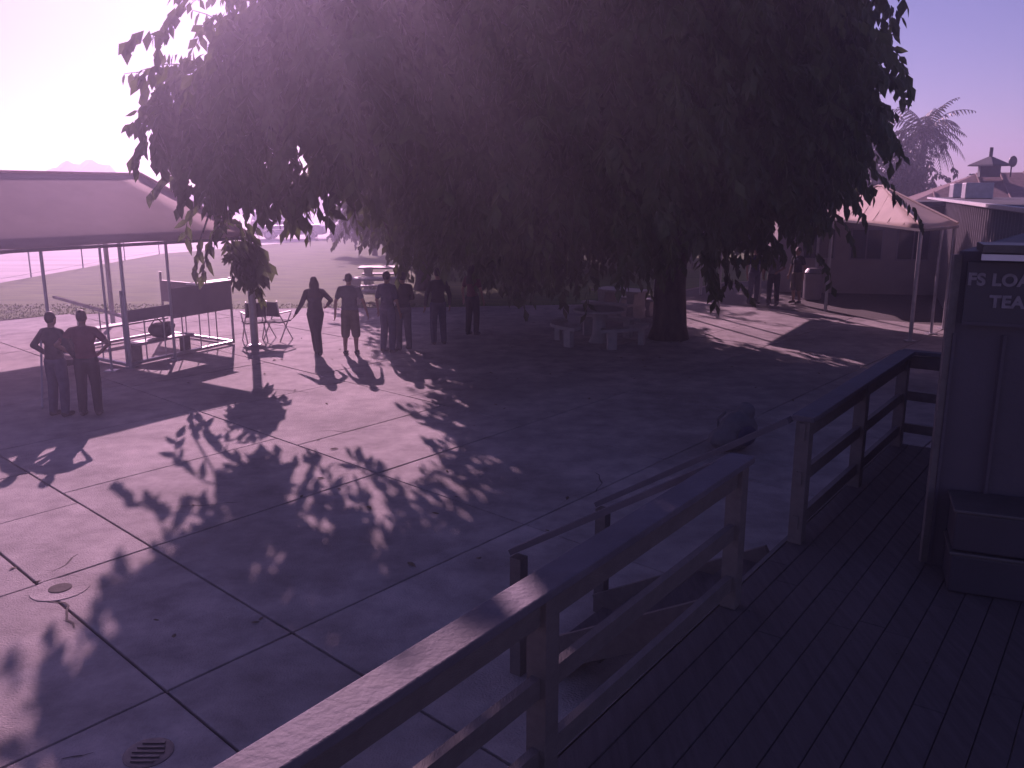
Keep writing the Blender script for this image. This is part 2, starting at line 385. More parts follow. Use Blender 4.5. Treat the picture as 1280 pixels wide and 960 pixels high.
def make_tree(name, label, base, fork, r, blobs, nt, leaf, nl, tl, m, reach=None, cutoff=None, limbs=None, group=None, fine=True, cat='tree'):
    root = empty(name, (base[0], base[1], base[2] if len(base) > 2 else 0), 0, label, cat, group)
    O = Vector(root.location)
    mb = MB(); mb.tube([(0, 0, -0.05), (0.02, 0, 0.3), (0.0, 0.03, 1.2), (0.04, 0, fork)], [r*1.35, r*1.08, r*0.98, r*0.9], 14); mb.build('trunk', M_bark, root, smooth=True)
    for bl in (limbs or [b[:3] for b in blobs]):
        e = Vector(bl)-O; pts, rr = limb((0.02, 0, fork-0.25), e, r*0.55, r*0.12)
        mb = MB(); mb.tube(pts, rr, 8)
        for k in range(3, len(pts)):
            for s in range(2):
                q = pts[k]+Vector(rng.normal(0, 1, 3)).normalized()*rng.uniform(0.6, 1.1); mb.tube([pts[k], (pts[k]+q)/2+Vector((0, 0, 0.1)), q], [rr[k]*0.5, rr[k]*0.35, 0.012], 5)
        mb.build('limb', M_bark, root, smooth=True)
    leaves = []; inner = []
    vol = [b[3]*b[4]*b[5] for b in blobs]; tot = sum(vol); vol = [v*(3.2 if v < 1.0 else 1.8 if v < 6 else 1) for v in vol]
    for b, v in zip(blobs, vol):
        c = Vector(b[:3])
        cnt = int(nt*v/tot); per = 26
        for k in range(cnt):
            if k % per == 0:
                u = Vector(rng.normal(0, 1, 3)).normalized(); rad = rng.uniform(0.3, 1.0)**0.5
                qc = c+Vector((u.x*b[3], u.y*b[4], u.z*b[5]))*rad; sg_ = min(0.55, 0.35*min(b[3], b[4], b[5]))*rng.uniform(0.6, 1.25)
            q = qc+Vector(rng.normal(0, sg_, 3))+Vector((0, 0, -0.1))
            if cutoff and cutoff(q): continue
            if q.z < 1.2: continue
            d = Vector((u.x, u.y, u.z*0.4+0.1))+Vector(rng.normal(0, 0.35, 3))
            twig_leaves(q, d, tl*rng.uniform(0.6, 1.2), nl, leaf, 0.16, leaves if (fine and rad > 0.9 and k % 3) else inner)
    O2 = O
    bm_ = [foliage_mesh('foliage', [(p-O2, M, s*(1 if L is leaves else 1.12)) for p, M, s in L], m, L is leaves) for L in (leaves, inner) if L]
    o = link(bpy.data.objects.new('foliage', bm_[0]), root); o['kind'] = 'stuff'
    if len(bm_) > 1: o2 = link(bpy.data.objects.new('inner_foliage', bm_[1]), root); o2['kind'] = 'stuff'
    return root
main_blobs = [(2.2, 19.6, 6.9, 5.0, 6.2, 3.6), (-1.5, 18.0, 7.1, 3.4, 4.0, 2.5), (-4.1, 15.2, 5.3, 1.7, 1.4, 1.1), (-3.1, 14.4, 5.6, 1.9, 1.5, 1.2),
              (-4.9, 15.3, 4.6, 0.7, 0.6, 0.5), (5.0, 20.6, 6.7, 2.7, 4.4, 3.3), (1.9, 19.0, 4.6, 4.6, 5.2, 1.8), (4.6, 19.8, 4.9, 2.6, 3.2, 1.5), (0.3, 22.0, 3.6, 3.2, 3.6, 1.6),
              (-5.6, 16.75, 2.75, 0.45, 0.5, 0.9), (0.0, 16.2, 7.2, 4.4, 3.2, 2.6), (1.2, 15.0, 4.9, 2.8, 2.0, 1.5), (-3.5, 13.9, 4.2, 1.4, 0.9, 0.5), (-2.4, 13.3, 5.0, 1.4, 1.0, 0.8), (-5.0, 14.7, 4.8, 0.9, 0.8, 0.7), (-4.2, 14.6, 4.6, 1.0, 0.8, 0.6), (-5.4, 15.0, 4.7, 0.7, 0.6, 0.65), (-5.3, 16.5, 4.5, 0.75, 0.6, 0.6)]
def main_cut(q):
    # keep the sky open where the crown ends on the left
    if q.x < -5.0 and q.z > 5.6: return True
    if q.x < -2.4 and q.z > 5.3 and math.sin(q.x*4.1+q.z*3.3+1)*math.sin(q.z*4.7-q.y*2.9+q.x) > 0.12: return True
    if (q.x < -5.9 and q.y < 16) or (q.x < -5.4 and q.y < 14.7): return True
    if q.x > 7.9 or (q.x > 6.0 and q.y < 17.5): return True
    return False
tree = make_tree('shade_tree', 'huge dense broad leaved shade tree filling the upper middle of the view', (3.68, 20.1), 2.7, 0.37,
                 main_blobs, 19000, 0.25, 11, 0.85, M_leaf, cutoff=main_cut, limbs=[(2.2, 19.6, 7.5), (-1.5, 18.0, 7.1), (-4.0, 15.2, 5.3), (-2.6, 14.2, 5.4), (5.0, 20.6, 6.6), (1.9, 19.0, 5.0), (0.3, 22.0, 4.6), (0.0, 16.2, 7.2), (1.2, 15.0, 5.4), (5.5, 18.5, 5.0)])
# individual leaves of the sprays at the outline
leaf_me = foliage_mesh('leaf', [(Vector((0, 0, 0)), Matrix.Identity(3), 1.0)], M_leaf)
sprays = [  # base, direction, length, leaves, size, droop
 ((-5.4, 16.8, 5.0), (-0.95, -0.1, 0.62), 1.9, 13, 0.27, 0.03), ((-5.2, 16.6, 5.3), (-0.8, -0.1, 0.75), 1.7, 12, 0.34, 0.09), ((-5.5, 16.6, 4.3), (-0.9, 0, 0.2), 1.1, 9, 0.33, 0.22),
 ((-5.6, 16.7, 3.9), (-0.9, -0.2, 0.1), 1.3, 11, 0.33, 0.12), ((-5.3, 16.7, 3.5), (-0.9, -0.1, -0.1), 1.5, 12, 0.33, 0.13), ((-5.4, 16.6, 4.8), (-0.7, 0, 0.3), 1.0, 8, 0.33, 0.15),
 ((-5.2, 16.8, 3.2), (-0.6, -0.1, -0.4), 1.3, 11, 0.33, 0.12), ((-5.4, 16.6, 2.9), (-0.5, -0.2, -0.5), 1.2, 10, 0.30, 0.12), ((-5.9, 16.7, 2.6), (-0.3, -0.1, -0.8), 0.7, 7, 0.28, 0.12),
 ((-4.6, 16.5, 5.9), (-0.6, 0, 0.6), 1.3, 10, 0.32, 0.08), ((-4.4, 16.5, 6.3), (-0.5, 0, 0.7), 1.2, 10, 0.3, 0.08), ((-3.0, 16.0, 3.6), (0.2, -0.2, -0.5), 1.0, 9, 0.3, 0.12), ((-2.8, 17.0, 3.2), (0.6, -0.2, -0.4), 0.9, 8, 0.28, 0.12),
 ((7.6, 20, 7.4), (0.9, -0.1, 0.0), 0.9, 8, 0.34, 0.18), ((7.9, 20, 6.6), (0.9, -0.1, -0.1), 0.9, 8, 0.34, 0.18), ((8.0, 20, 5.9), (0.9, -0.1, -0.1), 0.9, 8, 0.34, 0.18),
 ((7.8, 20, 5.2), (0.9, -0.1, -0.2), 0.9, 8, 0.34, 0.18), ((7.5, 20, 4.5), (0.9, -0.1, -0.2), 0.9, 8, 0.34, 0.18), ((7.2, 20, 3.8), (0.8, -0.1, -0.2), 0.9, 8, 0.32, 0.16),
 ((6.7, 20, 3.3), (0.7, -0.1, -0.2), 0.9, 8, 0.30, 0.14), ((6.0, 20, 3.1), (0.5, -0.1, -0.4), 0.8, 8, 0.30, 0.14)]
tp = Vector(tree.location)
for s in sprays:
    L = []; tw = []
    twig_leaves(Vector(s[0])-tp, s[1], s[2], s[3], s[4], s[5], L, tw)
    a = Vector(s[0])-tp; pts = [a-Vector(s[1]).normalized()*0.9]+tw[0]
    MB().tube(pts, [0.02]+[0.014*(1-k/len(pts))+0.004 for k in range(len(pts)-1)], 5).build('twig', M_bark, tree)
    for pq, M, sz in L:
        o = instance('leaf', leaf_me, tree, pq, M.to_euler(), (sz, sz, sz))
tree2 = make_tree('shade_tree', 'second broad leaved tree with a slim trunk behind the standing people', (-3.15, 30.5), 2.6, 0.26,
                  [(-2.4, 31, 5.4, 3.4, 4.2, 3.3), (-1.8, 30, 3.6, 2.6, 3.0, 1.9), (-3.8, 30.5, 4.2, 2.2, 3, 1.7)], 4200, 0.26, 9, 0.9, M_leaf, fine=False)
make_tree('shade_tree', 'dark round tree behind the thick trunk, beyond the picnic tables', (1.6, 38), 2.2, 0.25,
          [(0.8, 39, 3.4, 5.5, 3.5, 2.9), (5.0, 39, 2.8, 4.0, 3, 2.2)], 3200, 0.3, 8, 0.9, M_leaf2, fine=False)
make_tree('bushy_tree', 'low dark bushy tree in the shade left of the window wall', (9.0, 45), 1.4, 0.25,
          [(9.0, 45, 2.6, 5.0, 3, 2.5), (3.0, 46, 2.3, 6.0, 2.5, 2.1)], 2400, 0.34, 8, 0.9, M_leaf2, fine=False)
make_tree('bushy_tree', 'dark leafy tree above the canopy, left of the palm', (21.5, 50), 2.0, 0.3,
          [(21.0, 50, 3.8, 3.6, 3, 2.4), (23.6, 50, 3.2, 2.6, 2.4, 1.7), (17.6, 49, 3.6, 3.6, 3, 2.2)], 1600, 0.34, 8, 0.9, M_leaf2, fine=False)
make_tree('shrub', 'dark shrub against the fence beyond the picnic tables', (-7.4, 47), 0.6, 0.12,
          [(-7.4, 47, 1.5, 1.9, 1.4, 0.9)], 260, 0.28, 8, 0.6, M_leaf2, fine=False, cat='shrub')

def palm(loc, h, label, nf=44, L=2.6):
    root = empty('palm_tree', loc, 0, label, 'palm tree')
    mb = MB(); pts = [(0.04*math.sin(k), 0, h*k/8) for k in range(9)]; mb.tube(pts, [0.26, 0.2]+[0.17]*7, 10); mb.build('trunk', M_bark, root, smooth=True)
    for i in range(nf):
        a = i*2.399; el = 1.3-1.9*(i/nf); l = L*rng.uniform(0.85, 1.1)
        d = Vector((math.cos(a)*math.cos(el), math.sin(a)*math.cos(el), math.sin(el))); p = Vector((0, 0, h)); mb = MB(); stem = [p.copy()]
        n = 15
        for k in range(n):
            d = (d+Vector((0, 0, -0.11))).normalized(); p = p+d*l/n; stem.append(p.copy())
            side = d.cross(Vector((0, 0, 1))).normalized() if abs(d.z) < 0.98 else Vector((1, 0, 0))
            ll = 0.55*math.sin(math.pi*min(1, (k+2)/(n+1.5)))+0.08
            for s in (-1, 1):
                e = p+side*s*ll*0.75+d*ll*0.35+Vector((0, 0, -ll*rng.uniform(0.45, 0.9))); b = len(mb.v)
                wv = d*0.035
                mb.v += [tuple(p-wv), tuple(p+wv), tuple((p+e)/2+wv*0.8+Vector((0, 0, ll*0.08))), tuple(e)]; mb.f.append((b, b+1, b+2, b+3))
        mb.tube(stem, [0.03*(1-k/len(stem))+0.006 for k in range(len(stem))], 4)
        mb.build('frond', M_palm, root)
    return root
palm((23.0, 50, 0), 6.5, 'tall palm with drooping feathery fronds behind the metal shed')

litter(110)
for p0, d, n_, st_ in (((-4.05, 6.75), (1, -0.6), 9, 0.09), ((-4.3, 7.2), (-0.3, 1), 7, 0.08), ((-3.7, 9.0), (1, 0.2), 8, 0.09), ((-2.9, 4.55), (1, 0.1), 6, 0.06),
                       ((5.2, 19.0), (1, -0.8), 14, 0.14), ((-2.9, 12.0), (1, 0.3), 12, 0.11), ((-4.6, 15.0), (1, 0.1), 12, 0.12), ((0.5, 9), (0.3, 1), 14, 0.1)):
    crack(p0, d, n_, st_)
# ------------------------------------------------------------------ people
def ellipsoid(mb, c, r, rot=None, n=10, m=7):
    c = Vector(c); k0 = len(mb.v)
    for i in range(1, m):
        t = math.pi*i/m
        for j in range(n):
            a = 2*math.pi*j/n; q = Vector((r[0]*math.sin(t)*math.cos(a), r[1]*math.sin(t)*math.sin(a), r[2]*math.cos(t)))
            if rot is not None: q = rot @ q
            mb.v.append(tuple(c+q))
    top = len(mb.v); q = Vector((0, 0, r[2])); mb.v.append(tuple(c+(rot @ q if rot is not None else q)))
    q = Vector((0, 0, -r[2])); mb.v.append(tuple(c+(rot @ q if rot is not None else q)))
    for i in range(m-2):
        for j in range(n):
            a = k0+i*n+j; b = k0+i*n+(j+1) % n; mb.f.append((a, a+n, b+n, b))
    for j in range(n):
        mb.f.append((top, k0+j, k0+(j+1) % n)); k = k0+(m-2)*n; mb.f.append((top+1, k+(j+1) % n, k+j))
def cone(mb, a, b, r0, r1, n=9):
    mb.tube([a, b], [r0, r1], n)
    ellipsoid(mb, a, (r0, r0, r0), None, 8, 6); ellipsoid(mb, b, (r1, r1, r1), None, 8, 6)
def remesh(mb, name, m, parent, voxel, dec=0.35):
    me = mb.mesh(name+'_raw', m); o = bpy.data.objects.new(name, me); col.objects.link(o)
    r = o.modifiers.new('r', 'REMESH'); r.mode = 'VOXEL'; r.voxel_size = voxel; r.use_smooth_shade = True
    s = o.modifiers.new('s', 'SMOOTH'); s.iterations = 2; s.factor = 0.5
    d = o.modifiers.new('d', 'DECIMATE'); d.ratio = dec
    dg = bpy.context.evaluated_depsgraph_get(); ev = o.evaluated_get(dg)
    nm = bpy.data.meshes.new_from_object(ev); nm.name = name; nm.materials.clear(); nm.materials.append(m)
    nm.polygons.foreach_set('use_smooth', [True]*len(nm.polygons))
    bpy.data.objects.remove(o); bpy.data.meshes.remove(me)
    o = bpy.data.objects.new(name, nm); link(o, parent); return o
def person(loc, face, H, label, group, top, bottom, skin, long_hair=False, shorts=False, sleeve=0.45, slim=1.0,
           armL=None, armR=None, legL=None, legR=None, lean=0.0, voxel=0.011, cap=None):
    """local frame: faces -Y, z up, dims for 1.75 m; arms as (elbow, wrist), legs as (knee, ankle); L is local +x"""
    k = H/1.75; root = empty('person', loc, face, label, 'person', group); root.scale = (k, k, k)
    armL = armL or ((0.27, 0.02, 1.13), (0.29, -0.05, 0.88)); armR = armR or ((-0.27, 0.02, 1.13), (-0.29, -0.05, 0.88))
    legL = legL or ((0.11, -0.02, 0.50), (0.12, 0.03, 0.08)); legR = legR or ((-0.11, -0.02, 0.50), (-0.12, 0.03, 0.08))
    V = Vector; lz = lean
    hipL, hipR = V((0.09, 0, 0.92)), V((-0.09, 0, 0.92)); shL, shR = V((0.165*slim, lz, 1.405)), V((-0.165*slim, lz, 1.405))
    hd = V((0, lz-0.015, 1.625))
    b = MB()
    ellipsoid(b, (0, 0, 0.95), (0.16*slim, 0.105, 0.13)); ellipsoid(b, (0, lz*0.5, 1.12), (0.135*slim, 0.095, 0.17)); ellipsoid(b, (0, lz, 1.31), (0.165*slim, 0.11, 0.18))
    cone(b, shL, V((0, lz, 1.455)), 0.052, 0.06); cone(b, shR, V((0, lz, 1.455)), 0.052, 0.06); cone(b, V((0, lz, 1.40)), V((0, lz-0.005, 1.54)), 0.06, 0.052)
    ellipsoid(b, hd, (0.074, 0.092, 0.115)); ellipsoid(b, hd+V((0, -0.025, -0.055)), (0.056, 0.062, 0.06))
    cone(b, hd+V((0, -0.088, 0.005)), hd+V((0, -0.108, -0.022)), 0.010, 0.013, 6)
    for s in (-1, 1): ellipsoid(b, hd+V((s*0.077, 0.005, -0.01)), (0.010, 0.02, 0.03))
    cone(b, hd+V((-0.018, -0.083, -0.058)), hd+V((0.018, -0.083, -0.058)), 0.009, 0.009, 6)
    for sh, (e, wv), s in ((shL, armL, 1), (shR, armR, -1)):
        e = V(e); wv = V(wv); cone(b, sh, e, 0.05, 0.038); cone(b, e, wv, 0.037, 0.025)
        fd = (wv-e).normalized(); sd_ = fd.cross(V((s, 0, 0))); sd_ = sd_.normalized() if sd_.length > 0.1 else V((0, 1, 0))
        nr = fd.cross(sd_).normalized(); pc = wv+fd*0.055
        cone(b, wv, wv+fd*0.04, 0.024, 0.026, 8)
        Mx = Matrix((sd_, nr, fd)).transposed()
        ellipsoid(b, pc, (0.040, 0.018, 0.048), Mx)
        for i, (off, ln) in enumerate(((-0.030, 0.062), (-0.010, 0.075), (0.010, 0.072), (0.030, 0.056))):
            f0 = wv+fd*0.088+sd_*off; f1 = f0+fd*ln*0.55-nr*s*0.008; f2 = f1+fd*ln*0.42-nr*s*0.024
            b.tube([f0-fd*0.02, f0, f1, f2], [0.010, 0.0095, 0.009, 0.0075], 6)
        t0 = wv+fd*0.03-sd_*0.034; t1 = t0-sd_*0.028+fd*0.03; b.tube([t0, t1, t1+fd*0.028-sd_*0.004], [0.012, 0.011, 0.009], 6)
    for hp, (kn, an), s in ((hipL, legL, 1), (hipR, legR, -1)):
        kn = V(kn); an = V(an); cone(b, hp, kn, 0.085, 0.056); cone(b, kn, kn.lerp(an, 0.35)+V((0, 0.012, 0)), 0.054, 0.055); cone(b, kn.lerp(an, 0.35)+V((0, 0.012, 0)), an, 0.054, 0.036)
        cone(b, an+V((0, 0.03, -0.035)), an+V((0, -0.15, -0.05)), 0.035, 0.026)
    remesh(b, 'body', skin, root, voxel)
    for s in (-1, 1):
        e = MB(); ellipsoid(e, hd+V((s*0.030, -0.082, 0.012)), (0.011, 0.008, 0.007), None, 8, 5); e.build('eye', M_eye, root)
    # hair
    h = MB(); ellipsoid(h, hd+V((0, 0.016, 0.022)), (0.085, 0.095, 0.11))
    if long_hair:
        ellipsoid(h, hd+V((0, 0.05, -0.08)), (0.115, 0.075, 0.17)); ellipsoid(h, hd+V((0, 0.085, -0.26)), (0.145, 0.06, 0.18))
    hr = remesh(h, 'hair', M_hair, root, 0.014)
    if cap:
        c = MB(); ellipsoid(c, hd+V((0, 0.008, 0.055)), (0.092, 0.104, 0.085)); c.box(hd+V((0, -0.13, 0.045)), (0.12, 0.10, 0.012)); remesh(c, 'cap', cap, root, 0.011)
    # shirt
    g = MB(); g_ = 0.018
    ellipsoid(g, (0, lz*0.2, 1.0), (0.175*slim, 0.12, 0.14)); ellipsoid(g, (0, lz*0.5, 1.12), (0.158*slim, 0.118, 0.19)); ellipsoid(g, (0, lz, 1.31), (0.185*slim, 0.128, 0.185))
    cone(g, shL, V((0, lz, 1.44)), 0.068, 0.07); cone(g, shR, V((0, lz, 1.44)), 0.068, 0.07)
    for sh, (e, wv) in ((shL, armL), (shR, armR)):
        e = V(e); wv = V(wv)
        if sleeve <= 1: cone(g, sh, sh.lerp(e, sleeve+0.15), 0.070, 0.062)
        else: cone(g, sh, e, 0.066, 0.053); cone(g, e, e.lerp(wv, 0.9), 0.052, 0.038)
    remesh(g, 'shirt', top, root, 0.013)
    q = MB(); ellipsoid(q, (0, 0, 0.93), (0.178*slim, 0.125, 0.12))
    for hp, (kn, an) in ((hipL, legL), (hipR, legR)):
        kn = V(kn); an = V(an)
        if shorts: cone(q, hp, hp.lerp(kn, 1.0)+V((0, 0, -0.02)), 0.105, 0.098)
        else: cone(q, hp, kn, 0.108, 0.084); cone(q, kn+V((0, 0, 0.05)), kn.lerp(an, 0.5), 0.085, 0.078); cone(q, kn.lerp(an, 0.4), kn.lerp(an, 1.0), 0.079, 0.066)
    remesh(q, 'shorts' if shorts else 'trousers', bottom, root, 0.014)
    for an in (legL[1], legR[1]):
        an = V(an); z = MB(); cone(z, an+V((0, 0.035, -0.035)), an+V((0, -0.06, -0.035)), 0.045, 0.045); cone(z, an+V((0, -0.06, -0.04)), an+V((0, -0.165, -0.048)), 0.044, 0.034)
        remesh(z, 'shoe', M_shoe, root, 0.012)
    return root
AWAY = math.pi
person((-4.13, 18.02, 0.0), R(-160), 1.66, 'long haired person striding past the tall post with arms swinging', None, M_black, M_black, M_skin, long_hair=True, slim=1.04,
       armL=((0.30, 0.07, 1.15), (0.44, 0.12, 0.95)), armR=((-0.36, -0.02, 1.20), (-0.30, -0.2, 1.08)), legL=((0.03, -0.10, 0.50), (-0.01, -0.20, 0.08)), legR=((-0.02, 0.06, 0.50), (-0.03, 0.27, 0.10)), sleeve=1.1)
person((-3.42, 18.1, 0.0), R(176), 1.72, 'short haired person in T-shirt and long baggy shorts, standing upright on the plaza', None, M_grey, M_khaki, M_skin, shorts=True, slim=1.12,
       armL=((0.30, 0.0, 1.13), (0.33, -0.04, 0.86)), armR=((-0.31, 0.0, 1.14), (-0.36, -0.08, 0.88)), legL=((0.11, 0, 0.45), (0.12, 0.04, 0.08)), legR=((-0.11, -0.04, 0.45), (-0.11, -0.02, 0.08)))
person((-2.66, 18.35, 0.0), R(150), 1.74, 'left one of two dark figures standing close together in front of the picnic table', None, M_navy, M_denim, M_skin2, sleeve=0.6)
person((-2.36, 18.6, 0.0), R(-150), 1.70, 'right one of two dark figures standing close together in front of the picnic table', None, M_black, M_grey, M_skin, slim=1.05, sleeve=1.1,
       armL=((0.26, -0.06, 1.15), (0.12, -0.24, 1.12)), armR=((-0.26, -0.06, 1.15), (-0.12, -0.24, 1.08)))
person((-6.98, 12.95, 0.0), R(165), 1.62, 'leftmost person under the brown canopy, standing beside the folding chair', None, M_black, M_denim, M_skin, sleeve=1.1,
       armL=((0.36, 0.04, 1.18), (0.20, -0.10, 1.0)), armR=((-0.33, 0.02, 1.15), (-0.36, -0.1, 0.92)))
person((-6.52, 12.98, 0.0), R(190), 1.64, 'person in maroon top under the brown canopy, hands on hips, by the metal frame', None, M_maroon, M_black, M_skin2, slim=1.05,
       armL=((0.40, 0.08, 1.20), (0.20, -0.04, 1.02)), armR=((-0.40, 0.08, 1.20), (-0.20, -0.04, 1.02)))
person((7.38, 26.4, 0.0), R(20), 1.76, 'left one of three people standing at the sunlit patch edge under the patio cover', None, M_navy, M_denim, M_skin)
person((7.86, 26.0, 0.0), R(-30), 1.74, 'middle one of three people standing at the sunlit patch edge under the patio cover', None, M_grey, M_black, M_skin2, cap=M_black,
       armL=((0.30, -0.02, 1.15), (0.16, -0.22, 1.05)))
person((8.75, 26.6, 0.0), R(-60), 1.72, 'right one of three people, deepest in the shade of the patio cover', None, M_black, M_khaki, M_skin, shorts=True)
person((-1.66, 19.3, 0.0), R(200), 1.72, 'dark figure standing in tree shade right of the pair by the picnic table', None, M_black, M_denim, M_skin2, sleeve=1.1)
person((-0.95, 20.6, 0.0), R(150), 1.68, 'dark figure in tree shade left of the round concrete table', None, M_maroon, M_black, M_skin, long_hair=True, slim=0.92)
gb = empty('gear_bag', (3.02, 11.15, 0), R(30), 'dark lumpy gear bag standing on the shaded concrete beyond the ramp railing', 'bag')
mb = MB(); ellipsoid(mb, (0, 0, 0.26), (0.32, 0.2, 0.27)); ellipsoid(mb, (-0.1, 0.02, 0.18), (0.36, 0.22, 0.18)); ellipsoid(mb, (0.12, 0, 0.50), (0.14, 0.13, 0.14)); remesh(mb, 'bag_body', M_grey, gb, 0.014, 1.0)
mb = MB(); ellipsoid(mb, (-0.02, -0.2, 0.24), (0.17, 0.06, 0.14)); remesh(mb, 'front_pocket', M_navy, gb, 0.015)
for s_ in (-1, 1): MB().tube([(s_*0.1, 0.14, 0.5), (s_*0.13, 0.25, 0.38), (s_*0.12, 0.22, 0.12)], 0.018, 6).build('strap', M_grey, gb)

# ------------------------------------------------------------------ hip canopies
def hip_roof(name, label, C, e1, l1, e2, l2, ze, zr, inset, m, posts, group=None, seam=None, sag=0.0, fascia=True):
    """C near corner, e1/e2 unit directions, ridge along e1"""
    root = empty(name, (C[0], C[1], 0), 0, label, 'canopy', group)
    e1 = Vector((e1[0], e1[1], 0)).normalized(); e2 = Vector((e2[0], e2[1], 0)).normalized()
    def pt(a, b, z): q = e1*a+e2*b; return Vector((q.x, q.y, z))
    c = [pt(0, 0, ze), pt(l1, 0, ze), pt(l1, l2, ze), pt(0, l2, ze)]; r0 = pt(inset, l2/2, zr); r1 = pt(l1-inset, l2/2, zr)
    faces = [(c[0], c[1], r1, r0), (c[1], c[2], r1, r1), (c[2], c[3], r0, r1), (c[3], c[0], r0, r0)]
    for f in faces:
        mb = MB(); n = 10; V = []
        for i in range(n+1):
            for j in range(n+1):
                u, v = i/n, j/n; q = f[0].lerp(f[1], u).lerp(f[3].lerp(f[2], u), v)
                q = q+Vector((0, 0, -sag*math.sin(math.pi*u)*math.sin(math.pi*min(1, v+0.35*(1-v)))))
                if v == 0: q.z += -0.04*abs(math.sin(u*math.pi*3))
                V.append(q)
        F = []
        for i in range(n):
            for j in range(n): a = i*(n+1)+j; F.append((a, a+n+1, a+n+2, a+1))
        mb.add(V, F); o = mb.build('roof_panel', m, root, smooth=True)
        sl = o.modifiers.new('t', 'SOLIDIFY'); sl.thickness = 0.02; sl.offset = 0
    for a, b in ((0, 1), (1, 2), (2, 3), (3, 0)):
        MB().beam(c[a]-Vector((0, 0, 0.07)), c[b]-Vector((0, 0, 0.07)), 0.05, 0.06).build('eave_beam', M_dmetal, root)
    for a, b in ((c[0], r0), (c[3], r0), (c[1], r1), (c[2], r1), (r0, r1)):
        d = Vector((0, 0, 0.035)); MB().tube([a+d*0.6, b+d], 0.03, 6).build('hip_cap', m, root)
    for k in range(1, 8 if sag else 1):
        t_ = k/8; e_ = c[0].lerp(c[1], t_); u_ = min(max(t_*l1, inset), l1-inset)
        top_ = pt(u_, l2/2, zr); f_ = 1.0
        if t_*l1 < inset: f_ = t_*l1/inset
        if t_*l1 > l1-inset: f_ = (l1-t_*l1)/inset
        m_ = e_.lerp(Vector((e_.x, e_.y, ze))+(Vector((e2.x, e2.y, 0))*l2/2+Vector((0, 0, zr-ze))), f_*0.98)
        MB().tube([e_+Vector((0, 0, 0.012)), (e_+m_)/2+Vector((0, 0, 0.012-sag*0.9)), m_+Vector((0, 0, 0.012))], 0.008, 5).build('seam', m, root)
    for a, b, rr in posts:
        q = pt(a, b, 0); MB().tube([q, (q.x, q.y, ze-0.03)], rr, 10).build('post', M_metal, root)
        MB().box((q.x, q.y, 0.01), (0.22, 0.22, 0.02)).build('foot_plate', M_metal, root)
    return root
hip_roof('hip_canopy', 'large brown hip roofed canopy at the left edge of the plaza', (-5.72, 19.2), (-0.56, -0.83), 9.0, (-0.83, 0.56), 5.6, 2.45, 3.74, 0.7, M_roofL,
         [(0.05, 0.05, 0.085), (2.1, 0.05, 0.03), (3.1, 0.05, 0.035), (3.5, 0.05, 0.025), (4.6, 0.05, 0.03), (8.8, 0.05, 0.06), (0.1, 5.5, 0.06), (8.8, 5.5, 0.06)])
hip_roof('hip_canopy', 'tan fabric hip canopy in sun on thin pale posts in front of the window wall', (9.15, 19.6), (0.10, 0.99), 9.6, (0.68, 0.73), 2.6, 2.6, 3.5, 4.6, M_canvas,
         [(0.06, 0.06, 0.045), (0.06, 1.5, 0.035), (0.1, 2.5, 0.045), (9.4, 0.1, 0.04), (9.4, 2.5, 0.04)], sag=0.06)
# flat patio cover behind the crown, whose shade cuts the lit concrete on the right
pc = empty('patio_cover', (3.95, 25.3, 0), 0, 'flat dark patio cover on posts behind the thick tree trunk', 'patio cover')
q1 = Vector((0.515, 0.857, 0))*4.6; q2 = Vector((0.586, -0.81, 0))*5.2
MB().prism([(0, 0), (q2.x, q2.y), (q2.x+q1.x, q2.y+q1.y), (q1.x, q1.y)], 2.92, 3.06).build('roof_slab', M_dkroof, pc)
for a in (0.06, 0.94):
    for b in (0.04, 0.5, 0.96):
        q = q1*a+q2*b
        if a < 0.5 and b > 0.9: continue
        MB().tube([(q.x, q.y, 0), (q.x, q.y, 2.91)], 0.05, 8).build('post', M_metal, pc)

# ------------------------------------------------------------------ metal frame and things under the left canopy
fr = empty('training_frame', (-7.55, 16.65, 0), 0, 'low welded metal frame of bars and side panels under the brown canopy', 'metal frame')
A0 = Vector((0, 0, 0.06)); B0 = Vector((1.25, 2.65, 0.06)); C0 = Vector((-0.85, 4.05, 0.06)); D0 = Vector((-2.1, 1.5, 0.06))
for a, b in ((A0, B0), (B0, C0), (C0, D0), (D0, A0)):
    MB().beam(a, b, 0.07, 0.06).build('base_rail', M_metal, fr)
up = Vector((0, 0, 1))
for a, b, n in ((A0, B0, 6), (B0, C0, 3), (D0, A0, 3)):
    for k in range(n+1):
        if k == 0 and a is not A0: continue
        if k == n and b is A0: continue
        q = a.lerp(b, k/n); hgt = 0.98 if 0 < k < n else 1.45
        MB().tube([q, q+up*hgt], 0.014 if 0 < k < n else 0.03, 6).build('upright', M_metal, fr)
MB().beam(A0.lerp(B0, 0.0)+up*0.93, A0.lerp(B0, 0.42)+up*0.93, 0.04, 0.24).build('side_panel', M_panel, fr)
MB().beam(A0.lerp(B0, 0.42)+up*1.06, B0+up*1.06, 0.05, 0.62).build('side_panel', M_panel, fr)
MB().beam(B0+up*1.0, C0+up*1.0, 0.05, 0.5).build('side_panel', M_panel, fr)
MB().beam(A0.lerp(B0, 0.62)+up*1.40, B0+up*1.40, 0.34, 0.03).build('top_ledge', M_white, fr)
MB().beam(D0+up*1.15, A0+up*0.95, 0.05, 0.05).build('hand_rail', M_metal, fr)
MB().beam(C0+up*0.35, D0+up*0.35, 0.3, 0.04).build('seat_plank', M_panel, fr)
